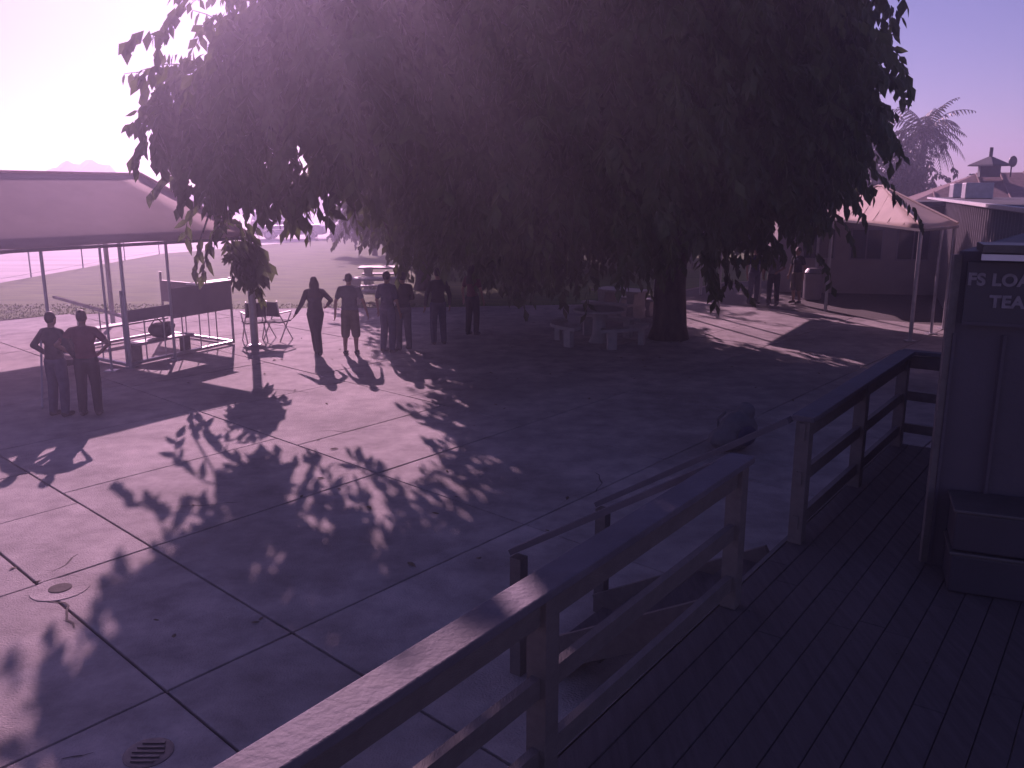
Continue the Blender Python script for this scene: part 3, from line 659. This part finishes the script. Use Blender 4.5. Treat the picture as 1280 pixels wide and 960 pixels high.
# bag lying across a bar
bg_ = empty('duffel_bag', (-7.35, 17.9, 0), 0, 'dark soft bag lying on the bench inside the metal frame', 'bag')
mb = MB(); ellipsoid(mb, (0, 0, 0.55), (0.28, 0.18, 0.17)); ellipsoid(mb, (0.16, 0.02, 0.64), (0.14, 0.13, 0.1)); remesh(mb, 'bag_body', M_black, bg_, 0.02)
MB().tube([(-0.18, -0.05, 0.66), (-0.05, -0.08, 0.82), (0.08, -0.05, 0.70)], 0.014, 6).build('strap', M_black, bg_)
bn = empty('bench', (-7.35, 17.85, 0), R(62), 'plain bench inside the metal frame with the dark bag on it', 'bench')
MB().box((0, 0, 0.37), (1.5, 0.32, 0.045)).build('seat', M_panel, bn)
for s in (-0.62, 0.62): MB().box((s, 0, 0.175), (0.05, 0.28, 0.35)).build('leg', M_dmetal, bn)
def folding_chair(loc, rz, label):
    r = empty('folding_chair', loc, rz, label, 'chair')
    MB().box((0, 0, 0.44), (0.46, 0.44, 0.03)).build('seat', M_black, r)
    mb = MB(); mb.beam((0, 0.22, 0.58), (0, 0.30, 0.92), 0.46, 0.02, up=(0, 1, 0)); mb.build('backrest', M_black, r)
    for s in (-0.23, 0.23):
        MB().tube([(s, -0.24, 0), (s, 0.24, 0.64), (s, 0.31, 0.95)], 0.014, 6).build('leg', M_metal, r)
        MB().tube([(s, 0.26, 0), (s, -0.22, 0.62)], 0.014, 6).build('leg', M_metal, r)
        MB().box((s, 0, 0.66), (0.05, 0.46, 0.025)).build('armrest', M_panel, r)
    return r
folding_chair((-7.85, 14.9, 0), R(35), 'folding chair behind the leftmost person under the brown canopy')
folding_chair((-5.95, 19.75, 0), R(-150), 'left one of two folding chairs at the foot of the tall post')
folding_chair((-5.45, 19.9, 0), R(160), 'right one of two folding chairs at the foot of the tall post')
pr = empty('leaning_pole', (-7.9, 14.3, 0), 0, 'thin pale pole leaning low at the far left edge', 'pole')
MB().tube([(0, 0, 0.95), (0.42, -0.95, 0.02)], 0.018, 8).build('shaft', M_metal, pr); MB().tube([(-0.02, 0.05, 1.0), (0.0, 0, 0.9)], 0.028, 8).build('grip', M_black, pr)

# ------------------------------------------------------------------ picnic tables
def picnic_table(loc, rz, label, L=1.9):
    r = empty('picnic_table', loc, rz, label, 'table', 'concrete picnic tables on the plaza edge')
    MB().box((0, 0, 0.74), (L, 0.78, 0.06)).build('tabletop', M_table, r, bevel=0.01)
    for s in (-1, 1):
        MB().box((0, s*0.72, 0.44), (L, 0.30, 0.06)).build('bench_top', M_table, r, bevel=0.01)
        mb = MB(); mb.extr([(-0.13, 0), (0.13, 0), (0.09, 0.36), (0.13, 0.708), (-0.13, 0.708), (-0.09, 0.36)], -0.30, 0.30); o = mb.build('pedestal', M_table, r); o.location.x = s*L*0.31
        for t in (-1, 1):
            mb = MB(); mb.extr([(-0.09, 0), (0.09, 0), (0.06, 0.2), (0.09, 0.408), (-0.09, 0.408), (-0.06, 0.2)], -0.12, 0.12); o = mb.build('bench_leg', M_table, r); o.location = (s*L*0.31, t*0.72, 0)
    return r
picnic_table((-4.25, 26.9, -0.02), R(4), 'concrete picnic table on the lawn edge right behind the standing man')
picnic_table((-4.6, 31.0, -0.02), R(2), 'concrete picnic table farther back on the lawn, under the slim trunked tree', 1.7)
picnic_table((-4.0, 42, -0.02), R(5), 'most distant concrete picnic table, out on the bright lawn', 2.4)
picnic_table((3.0, 23.6, 0.0), R(-40), 'concrete picnic table left of the thick tree trunk, half lit', 1.5)
rt = empty('round_picnic_table', (2.0, 19.6, 0), R(15), 'round concrete picnic table with curved benches in the tree shade', 'table')
MB().lathe([(0.56, 0.70), (0.60, 0.72), (0.60, 0.75), (0.58, 0.77)], n=32).build('tabletop', M_table, rt)
MB().lathe([(0.24, 0), (0.16, 0.2), (0.14, 0.5), (0.22, 0.70)], n=16).build('pedestal', M_table, rt)
for k in range(3):
    a0 = k*2.094+0.2; mb = MB(); poly = []
    for j in range(9): a = a0+1.55*j/8; poly.append((1.13*math.cos(a), 1.13*math.sin(a)))
    for j in range(8, -1, -1): a = a0+1.55*j/8; poly.append((0.83*math.cos(a), 0.83*math.sin(a)))
    mb.prism(poly, 0.39, 0.46); mb.build('curved_bench', M_table, rt)
    for t in (0.25, 1.3):
        a = a0+t; MB().box((0.98*math.cos(a), 0.98*math.sin(a), 0.195), (0.12, 0.2, 0.388), a).build('bench_leg', M_table, rt)
# bin near the window wall
def bin_(loc, label):
    r = empty('litter_bin', loc, 0, label, 'litter bin')
    MB().lathe([(0.24, 0), (0.28, 0.04), (0.29, 0.8), (0.27, 0.82)], n=20).build('drum', M_panel, r, smooth=False)
    MB().lathe([(0.30, 0.822), (0.30, 0.86), (0.2, 0.98), (0.1, 1.0)], n=20).build('lid', M_dmetal, r)
bin_((9.6, 27.6, 0), 'dark litter bin beside the window wall, right of the three people')

# ------------------------------------------------------------------ parked vehicles
def wheel(parent, x, y, r=0.34):
    w_ = MB().lathe([(r*0.75, -0.11), (r, -0.09), (r, 0.09), (r*0.75, 0.11)], n=18, axis='y').build('wheel', M_tyre, parent); w_.location = (x, y, r)
    rm = MB().lathe([(r*0.55, -0.118), (r*0.2, -0.125), (r*0.2, 0.125), (r*0.55, 0.118)], n=12, axis='y').build('rim', M_metal, w_)
def car(loc, rz, label, paint, kind='suv'):
    r = empty('parked_car' if kind != 'van' else 'parked_van', loc, rz, label, 'van' if kind == 'van' else 'car')
    L = 4.7; W = 1.85
    def arch(cx, rr=0.42):
        return [(cx+rr*math.cos(t), 0.34+rr*math.sin(t)) for t in [math.pi*k/7 for k in range(8)]]
    if kind == 'van':
        low = [(-2.35, 0.35), (-2.4, 0.95)]+[(2.05, 1.05), (2.45, 0.85), (2.45, 0.35)]
        roof = [(-2.38, 1.02), (-2.25, 1.85), (0.85, 1.88), (1.55, 1.12)]
        wins = [(-2.1, -1.15), (-1.05, -0.15), (-0.05, 0.75)]
    elif kind == 'suv':
        low = [(-2.3, 0.4), (-2.32, 0.95)]+[(2.0, 1.0), (2.35, 0.8), (2.35, 0.4)]
        roof = [(-2.25, 1.0), (-2.0, 1.68), (0.35, 1.70), (1.1, 1.05)]
        wins = [(-1.85, -1.1), (-1.0, -0.2), (-0.1, 0.55)]
    else:
        low = [(-2.3, 0.35), (-2.3, 0.9)]+[(1.9, 0.88), (2.3, 0.72), (2.3, 0.35)]
        roof = [(-1.75, 0.92), (-1.15, 1.4), (0.25, 1.42), (1.05, 0.9)]
        wins = [(-1.2, -0.45), (-0.38, 0.35)]
    poly = low+arch(1.45)+arch(-1.45)
    mb = MB(); mb.extr(poly[::-1], -W/2, W/2); b = mb.build('body', paint, r, bevel=0.05)
    # cabin: pillars + roof panel with see-through panes
    zb = roof[0][1]; zt = max(p[1] for p in roof)
    MB().extr([(roof[1][0]-0.02, zt-0.03), (roof[2][0]+0.02, zt-0.03), (roof[2][0], zt+0.03), (roof[1][0], zt+0.03)][::-1], -W/2+0.12, W/2-0.12).build('roof', paint, r, bevel=0.02)
    for s in (-1, 1):
        y0 = s*(W/2-0.06); y1 = s*(W/2-0.16)
        xs = [(roof[0][0], roof[1][0])]+[((wins[i][1]+wins[i+1][0])/2,)*2 for i in range(len(wins)-1)]+[(roof[3][0], roof[2][0])]
        for xa, xb in xs: MB().beam((xa, y0, zb-0.03), (xb, y1, zt-0.02), 0.09, 0.05, up=(0, 1, 0)).build('pillar', paint, r)
        for i in range(len(xs)-1):
            f = lambda x, y, z: (x, y, z)
            mb = MB(); mb.v = [(xs[i][0]+0.05, y0*0.995, zb), (xs[i+1][0]-0.05, y0*0.995, zb), (xs[i+1][1]-0.05, y1*0.995, zt-0.03), (xs[i][1]+0.05, y1*0.995, zt-0.03)]
            mb.f = [(0, 1, 2, 3)]; o = mb.build('side_window', M_tint, r)
        MB().box((s*2.33 if kind != 'sedan' else s*2.29, 0.62, 0.78), (0.06, 0.3, 0.13)).build('headlight' if s > 0 else 'tail_light', M_white if s > 0 else M_car2, r)
        MB().box((s*2.33 if kind != 'sedan' else s*2.29, -0.62, 0.78), (0.06, 0.3, 0.13)).build('headlight' if s > 0 else 'tail_light', M_white if s > 0 else M_car2, r)
        MB().box((s*2.38, 0, 0.45), (0.14, W*0.94, 0.16)).build('bumper', M_dmetal, r)
        MB().box((0.85 if kind != 'sedan' else 0.7, s*(W/2+0.07), zb+0.04), (0.12, 0.16, 0.11)).build('wing_mirror', paint, r)
    mb = MB(); mb.v = [(roof[3][0], -W/2+0.12, zb), (roof[3][0], W/2-0.12, zb), (roof[2][0], W/2-0.2, zt-0.03), (roof[2][0], -W/2+0.2, zt-0.03)]; mb.f = [(0, 1, 2, 3)]; mb.build('windscreen', M_tint, r)
    mb = MB(); mb.v = [(roof[0][0], -W/2+0.12, zb), (roof[0][0], W/2-0.12, zb), (roof[1][0], W/2-0.2, zt-0.03), (roof[1][0], -W/2+0.2, zt-0.03)]; mb.f = [(3, 2, 1, 0)]; mb.build('rear_window', M_tint, r)
    for x in (-1.45, 1.45):
        for y in (-W/2+0.1, W/2-0.1): wheel(r, x, y)
    return r
def tint():
    m = bpy.data.materials.new('tinted_glass'); m.use_nodes = True; t = m.node_tree; t.nodes.clear()
    tr = t.nodes.new('ShaderNodeBsdfTransparent'); tr.inputs[0].default_value = (0.55, 0.58, 0.6, 1)
    gl = t.nodes.new('ShaderNodeBsdfGlossy'); gl.inputs['Roughness'].default_value = 0.05
    fr_ = t.nodes.new('ShaderNodeFresnel'); mx = t.nodes.new('ShaderNodeMixShader'); o = t.nodes.new('ShaderNodeOutputMaterial')
    t.links.new(fr_.outputs[0], mx.inputs[0]); t.links.new(tr.outputs[0], mx.inputs[1]); t.links.new(gl.outputs[0], mx.inputs[2]); t.links.new(mx.outputs[0], o.inputs[0]); return m
M_tint = tint()
car((-16.0, 63.5, -0.04), R(4), 'violet grey van parked side on beyond the lawn, left of the tree', M_car1, 'van')
car((-11.4, 70.5, -0.04), R(3), 'violet grey wagon parked right of the van beyond the lawn', M_car1, 'suv')
car((-6.8, 76, -0.04), R(2), 'silver sedan parked beyond the distant picnic table', M_car3, 'sedan')
car((-19.5, 74, -0.04), R(8), 'maroon wagon parked behind the violet van', M_car2, 'suv')

# ------------------------------------------------------------------ deck, railings
DZ = 1.0; RZ = 1.9
rd = Vector((0.591, 0.807, 0)); rn = Vector((0.807, -0.591, 0))     # along the railing, and across it towards the building
P0 = Vector((-1.62, 0.82, 0))
deck = empty('deck', (P0.x, P0.y, 0), 0, 'raised dark timber deck along the building in the foreground', 'deck')
def dk(a, b, z): q = rd*a+rn*b; return Vector((q.x, q.y, z))
LEN = 9.05
bw = 0.14; 
for i in range(22):
    b = 0.0+i*(bw+0.004)+bw/2
    a1 = LEN if b < 1.05 else LEN
    cuts = [-2.0, 0.6+rng.uniform(0, 2.2), 4.4+rng.uniform(0, 2.4), LEN]
    for c0, c1 in zip(cuts[:-1], cuts[1:]):
        dz_ = rng.uniform(-0.002, 0.002)
        MB().beam(dk(c0+0.002, b, DZ-0.02+dz_), dk(c1-0.002, b, DZ-0.02+dz_), bw, 0.035).build('deck_board', M_deck, deck, bevel=0.004)
for b in (0.02, 1.2): MB().beam(dk(-2, b, DZ-0.15), dk(LEN, b, DZ-0.15), 0.045, 0.20).build('joist', M_wood, deck)
MB().beam(dk(-2, -0.03, DZ-0.14), dk(LEN, -0.03, DZ-0.14), 0.03, 0.26).build('fascia', M_wood, deck)
for a in (0, 1.8, 3.6, 5.4, 7.2, 8.9):
    MB().box(dk(a, 0.02, DZ/2-0.15), (0.09, 0.09, DZ-0.28)).build('pier', M_wood, deck)
def railing(name, label, pts, posts, midrails=True, capw=0.15, endcap=0.0):
    o0 = pts[0]; root = empty(name, (o0[0], o0[1], 0), 0, label, 'railing')
    q = [Vector(p)-Vector((o0[0], o0[1], 0)) for p in pts]
    for a, b in zip(q[:-1], q[1:]):
        MB().beam(a, b, capw, 0.04).build('cap_rail', M_cap, root, bevel=0.006)
        if midrails:
            for dz in (0.09,): MB().beam(a-Vector((0, 0, dz)), b-Vector((0, 0, dz)), 0.04, 0.12).build('top_rail', M_wood, root)
            MB().beam(a-Vector((0, 0, 0.74)), b-Vector((0, 0, 0.74)), 0.04, 0.09).build('bottom_rail', M_wood, root)
            MB().beam(a-Vector((0, 0, 0.42)), b-Vector((0, 0, 0.42)), 0.04, 0.09).build('middle_rail', M_wood, root)
    for (a, z1) in posts:
        p_ = Vector(a)-Vector((o0[0], o0[1], 0)); z0 = p_.z
        MB().box((p_.x, p_.y, (z0+z1)/2), (0.095, 0.095, z1-z0), math.atan2(rd.y, rd.x)).build('post', M_wood, root, bevel=0.004)
    return root
def W(a, b, z): q = P0+dk(a, b, 0); return (q.x, q.y, z)
railing('railing', 'long timber railing with a wide flat cap running up from the bottom edge', [W(-1.9, 0.05, RZ), W(4.92, 0.05, RZ)], [(W(a, 0.05, DZ+0.001), RZ-0.021) for a in (-1.5, 0.9, 2.88, 4.86)])
railing('railing', 'farther timber railing with flat cap, beyond the gap for the steps', [W(5.98, 0.05, RZ), W(9.0, 0.05, RZ)], [(W(a, 0.05, DZ+0.001), RZ-0.021) for a in (6.04, 7.5, 8.94)])
railing('railing', 'short end railing between the far deck corner and the building', [W(9.07, 0.0, RZ-0.002), W(9.07, 1.15, RZ-0.002)], [(W(9.07, 1.1, DZ+0.001), RZ-0.023)], capw=0.09)
# steps down through the gap
st = empty('deck_steps', W(5.45, -0.05, 0), 0, 'timber steps leading from the gap in the railing down to the plaza', 'steps')
for k in range(5):
    z = DZ-0.18*(k+1)
    MB().beam(rd*-0.48-rn*(0.16+0.27*k)+Vector((0, 0, z-0.02)), rd*0.48-rn*(0.16+0.27*k)+Vector((0, 0, z-0.02)), 0.27, 0.04).build('tread', M_deck, st)
for s in (-0.5, 0.5):
    a = rd*s; MB().beam(a-rn*0.03+Vector((0, 0, DZ-0.14)), a-rn*1.42+Vector((0, 0, 0.08)), 0.04, 0.22).build('stringer', M_wood, st)
for s, t in ((-0.58, 1.5), (0.58, 1.5)):
    a = rd*s; MB().beam(a+Vector((0, 0, RZ-0.03)), a-rn*t+Vector((0, 0, 0.93)), 0.09, 0.04).build('hand_rail', M_cap, st)
    q = a-rn*(t-0.05); MB().box((q.x, q.y, 0.45), (0.09, 0.09, 0.9), math.atan2(rd.y, rd.x)).build('newel_post', M_wood, st)

sc_mb = MB()
for i in range(9):
    b = i*(bw+0.004)+bw/2
    for a in (0.9, 2.88, 4.86, 6.04, 7.5):
        for s_ in (-0.045, 0.045):
            q = dk(a, b+s_, DZ+0.0005); sc_mb.lathe([(0.005, 0), (0.005, 0.0035)], tuple(q), n=6)
o = sc_mb.build('screw_heads', M_dmetal, deck); o['kind'] = 'stuff'
# ------------------------------------------------------------------ building with the sign
W0 = Vector((2.72, 5.30, 0)); f1 = Vector((0.93, -0.367, 0)).normalized(); bk = Vector((0.60, 0.80, 0))
bd = empty('office_building', (W0.x, W0.y, 0), 0, 'dark grey sided portable office wall at the right edge of the view', 'building')
def fb(a, b, z): q = f1*a+bk*b; return Vector((q.x, q.y, z))
T = 3.04
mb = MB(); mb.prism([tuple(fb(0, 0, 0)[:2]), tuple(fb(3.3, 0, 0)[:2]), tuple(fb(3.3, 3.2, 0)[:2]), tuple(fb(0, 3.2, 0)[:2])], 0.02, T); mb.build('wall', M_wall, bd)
for k in range(12):
    a = 0.0+k*0.275
    MB().beam(fb(a+0.02, -0.012, 1.02), fb(a+0.02, -0.012, T-0.5), 0.02, 0.03).build('batten', M_wall, bd)
nf = Vector((-f1.y*-1, f1.x*-1, 0))   # outward normal of the front
nf = Vector((f1.y, -f1.x, 0))
MB().beam(fb(0.10, 0, T+0.03)+nf*0.06, fb(3.35, 0, T+0.03)+nf*0.06, 0.30, 0.045).build('roof_edge', M_dmetal, bd)
MB().beam(fb(0.10, 0, T-0.02)+nf*0.19, fb(3.35, 0, T-0.02)+nf*0.19, 0.03, 0.035).build('gutter', M_white, bd)
MB().beam(fb(-0.01, 0, 1.02)+nf*0.012, fb(-0.01, 0, T-0.02)+nf*0.012, 0.05, 0.03, up=(0, 1, 0)).build('corner_trim', M_wood, bd)
sg = empty('sign', W0+Vector((0, 0, 0)), 0, 'dark sign board with faded white capitals high on the office wall', 'sign')
a, b = fb(0.05, 0, 0)+nf*0.035, fb(2.2, 0, 0)+nf*0.035
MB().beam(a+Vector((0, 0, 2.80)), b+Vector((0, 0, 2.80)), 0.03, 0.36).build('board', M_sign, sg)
MB().beam(a+Vector((0, 0, 2.61)), b+Vector((0, 0, 2.61)), 0.05, 0.02).build('frame', M_wall, sg)
def text(s, size, pos, parent):
    cu = bpy.data.curves.new('lettering', 'FONT'); cu.body = s; cu.size = size; cu.extrude = 0.003; cu.align_x = 'LEFT'; cu.offset = 0.004; cu.space_character = 1.06
    o = bpy.data.objects.new('lettering', cu); col.objects.link(o)
    dg = bpy.context.evaluated_depsgraph_get(); me = bpy.data.meshes.new_from_object(o.evaluated_get(dg)); bpy.data.objects.remove(o)
    me.materials.clear(); me.materials.append(M_letter); o = bpy.data.objects.new('lettering', me); link(o, parent); o.location = pos
    o.rotation_euler = (R(90), 0, math.atan2(f1.y, f1.x)); return o
text('FS LOAD ORGANIZERS', 0.100, fb(0.055, 0, 2.845)+nf*0.056, sg)
text('TEAM ROOM', 0.100, fb(0.185, 0, 2.715)+nf*0.056, sg)
# dark boxes stacked on the deck against the corner
for k, (z, lab) in enumerate(((DZ+0.002, 'lower of two dark boxes stacked on the deck by the office wall'), (DZ+0.272, 'upper of two dark boxes stacked on the deck by the office wall'))):
    bx = empty('storage_box', fb(0.36, 0, z)+nf*0.22+W0, math.atan2(f1.y, f1.x), lab, 'box')
    MB().box((0, 0, 0.12), (0.52, 0.36, 0.24)).build('tub', M_sign, bx, bevel=0.012); MB().box((0, 0, 0.2525), (0.55, 0.39, 0.022)).build('lid', M_dmetal, bx, bevel=0.006)

# long ribbed shed behind
sh = empty('metal_shed', (6.7, 10.3, 0), 0, 'long low shed of vertical ribbed metal running back behind the canopy', 'shed')
s0 = Vector((0, 0, 0)); s1 = Vector((10.9, 27.0, 0)); sdn = (s1-s0).normalized(); sn = Vector((sdn.y, -sdn.x, 0))
mb = MB(); mb.prism([(s0.x, s0.y), (s0.x+sn.x*5, s0.y+sn.y*5), (s1.x+sn.x*5, s1.y+sn.y*5), (s1.x, s1.y)], 0.0, 3.06); mb.build('wall', M_corr, sh)
rib = MB().box((0, 0, 1.52), (0.05, 0.09, 3.02)).mesh('rib', M_corr)
n = 72
for k in range(n):
    q = s0.lerp(s1, (k+0.5)/n)-sn*0.02; instance('rib', rib, sh, q, (0, 0, math.atan2(sdn.y, sdn.x)))
MB().beam(s0+Vector((0, 0, 3.10))-sn*0.08, s1+Vector((0, 0, 3.10))-sn*0.08, 0.12, 0.07).build('gutter', M_white, sh)
q = s0.lerp(s1, 0.05)-sn*0.12; MB().box((q.x, q.y, 1.45), (0.09, 0.09, 2.9)).build('downpipe', M_white, sh)
mb = MB(); mb.prism([(s0.x, s0.y), (s0.x+sn.x*5, s0.y+sn.y*5), (s1.x+sn.x*5, s1.y+sn.y*5), (s1.x, s1.y)], 3.061, 3.13); mb.build('roof', M_dkroof, sh)
for k, (f, wd, lab) in enumerate(((0.86, 1.7, 'left one of two pale roof units on the ribbed shed'), (0.70, 1.3, 'right one of two pale roof units on the ribbed shed'))):
    q = s0.lerp(s1, f)+sn*0.9+Vector((6.7, 10.3, 3.132))
    u = empty('roof_unit', q, math.atan2(sdn.y, sdn.x), lab, 'air conditioner')
    MB().box((0, 0, 0.26), (wd, 0.8, 0.5)).build('housing', M_metal, u, bevel=0.02); MB().box((0, -0.405, 0.26), (wd*0.7, 0.012, 0.34)).build('grille', M_dmetal, u)
# window wall behind the tan canopy
wb = empty('clubhouse', (9.0, 29.6, 0), R(-12), 'low stucco clubhouse with windows and a door in the shade of the tan canopy', 'building')
MB().box((4.5, 1.6, 1.45), (9.0, 3.0, 2.9)).build('wall', M_stucco, wb)
MB().box((4.5, 1.5, 2.98), (9.4, 3.8, 0.14)).build('roof', M_dkroof, wb)
for x in (1.35, 2.85, 4.3):
    f = MB().box((x, 0.09, 1.65), (1.05, 0.06, 1.05)).build('window', M_panel, wb)
    for s in (-0.245, 0.245): MB().box((x+s, 0.05, 1.65), (0.44, 0.03, 0.94)).build('pane', M_glass, f)
d = MB().box((5.9, 0.085, 1.05), (0.95, 0.05, 2.1)).build('door', M_panel, wb); MB().box((6.22, 0.04, 1.0), (0.05, 0.06, 0.14)).build('handle', M_metal, d)
for x in (7.3,):
    f = MB().box((x, 0.09, 1.65), (1.2, 0.06, 1.05)).build('window', M_panel, wb)
    for s in (-0.285, 0.285): MB().box((x+s, 0.05, 1.65), (0.51, 0.03, 0.94)).build('pane', M_glass, f)
# tiled building with the cupola, and the dark hip roof beyond the shed
def house(name, loc, rz, w_, d_, zw, zr, label, mroof, hip=2.5):
    r = empty(name, loc, rz, label, 'building')
    MB().box((0, 0, zw/2), (w_, d_, zw)).build('wall', M_stucco, r)
    x, y = w_/2+0.4, d_/2+0.4
    mb = MB(); mb.v = [(-x, -y, zw), (x, -y, zw), (x, y, zw), (-x, y, zw), (-x+hip, 0, zr), (x-hip, 0, zr)]; mb.f = [(0, 1, 5, 4), (1, 2, 5), (2, 3, 4, 5), (3, 0, 4), (3, 2, 1, 0)]
    rf = mb.build('roof', mroof, r); return r, rf
r1, rf1 = house('tiled_building', (24.4, 37, 0), R(-20), 14, 7, 2.9, 4.15, 'low building with a brown tiled roof and a small roof cupola', M_tile, 3.0)
n = 16
for k in range(n+1):
    t = -1+2*k/n; x = t*7.3; yb = -3.9; xt = max(-4.4, min(4.4, x)); 
    fr0 = Vector((x, yb, 2.93)); to = Vector((xt, 0.0, 4.18)) if abs(x) <= 4.4 else Vector((x, -3.9*(abs(x)-4.4)/3.0, 2.93+1.25*(1-(abs(x)-4.4)/3.0)))
    if (to-fr0).length > 0.3: MB().tube([fr0, to], 0.04, 5).build('tile_row', M_tile, rf1)
cu = empty('roof_cupola', (24.9-4.9, 37.3, 3.95), R(-20), 'small square cupola with a finial on the tiled roof', 'cupola')
MB().box((0, 0, 0.22), (0.75, 0.75, 0.44)).build('base', M_dkroof, cu)
MB().lathe([(0.85, 0.44), (0.80, 0.50), (0.10, 0.82)], n=4).build('cap', M_dkroof, cu)
MB().tube([(0, 0, 0.8), (0, 0, 1.2)], 0.07, 8).build('finial', M_dkroof, cu)
dish = empty('satellite_dish', (20.75, 37.0, 3.95), R(20), 'round dish on a short mast just right of the cupola', 'satellite dish')
MB().tube([(0, 0, 0), (0, 0, 0.55)], 0.03, 6).build('mast', M_dmetal, dish)
o = MB().lathe([(0.02, 0.06), (0.12, 0.02), (0.22, -0.02), (0.23, -0.05)], n=18, axis='y').build('reflector', M_dmetal, dish); o.location.z = 0.62
house('outbuilding', (23.2, 32.0, 0), R(-25), 8, 5, 2.8, 3.62, 'dark grey hip roofed outbuilding behind the right end of the shed', M_dkroof, 2.2)

# ------------------------------------------------------------------ added volume for the veil of glare
hz = MB().box((0, 75, 5.1), (230, 170, 12.4)).build('glare_veil', None)  # added box of scattering air; imitates the lens glare towards the sun
hm = bpy.data.materials.new('glare_veil'); hm.use_nodes = True; t = hm.node_tree; t.nodes.clear()
pv = t.nodes.new('ShaderNodeVolumePrincipled'); pv.inputs['Density'].default_value = VEIL_DENSITY; pv.inputs['Anisotropy'].default_value = VEIL_G
pv.inputs['Color'].default_value = (0.78, 0.75, 1.0, 1)
o = t.nodes.new('ShaderNodeOutputMaterial'); t.links.new(pv.outputs[0], o.inputs['Volume'])
hz.data.materials.append(hm); tag(hz, 'added thin scattering volume round the scene, standing in for lens glare', 'glare_veil', kind='stuff')
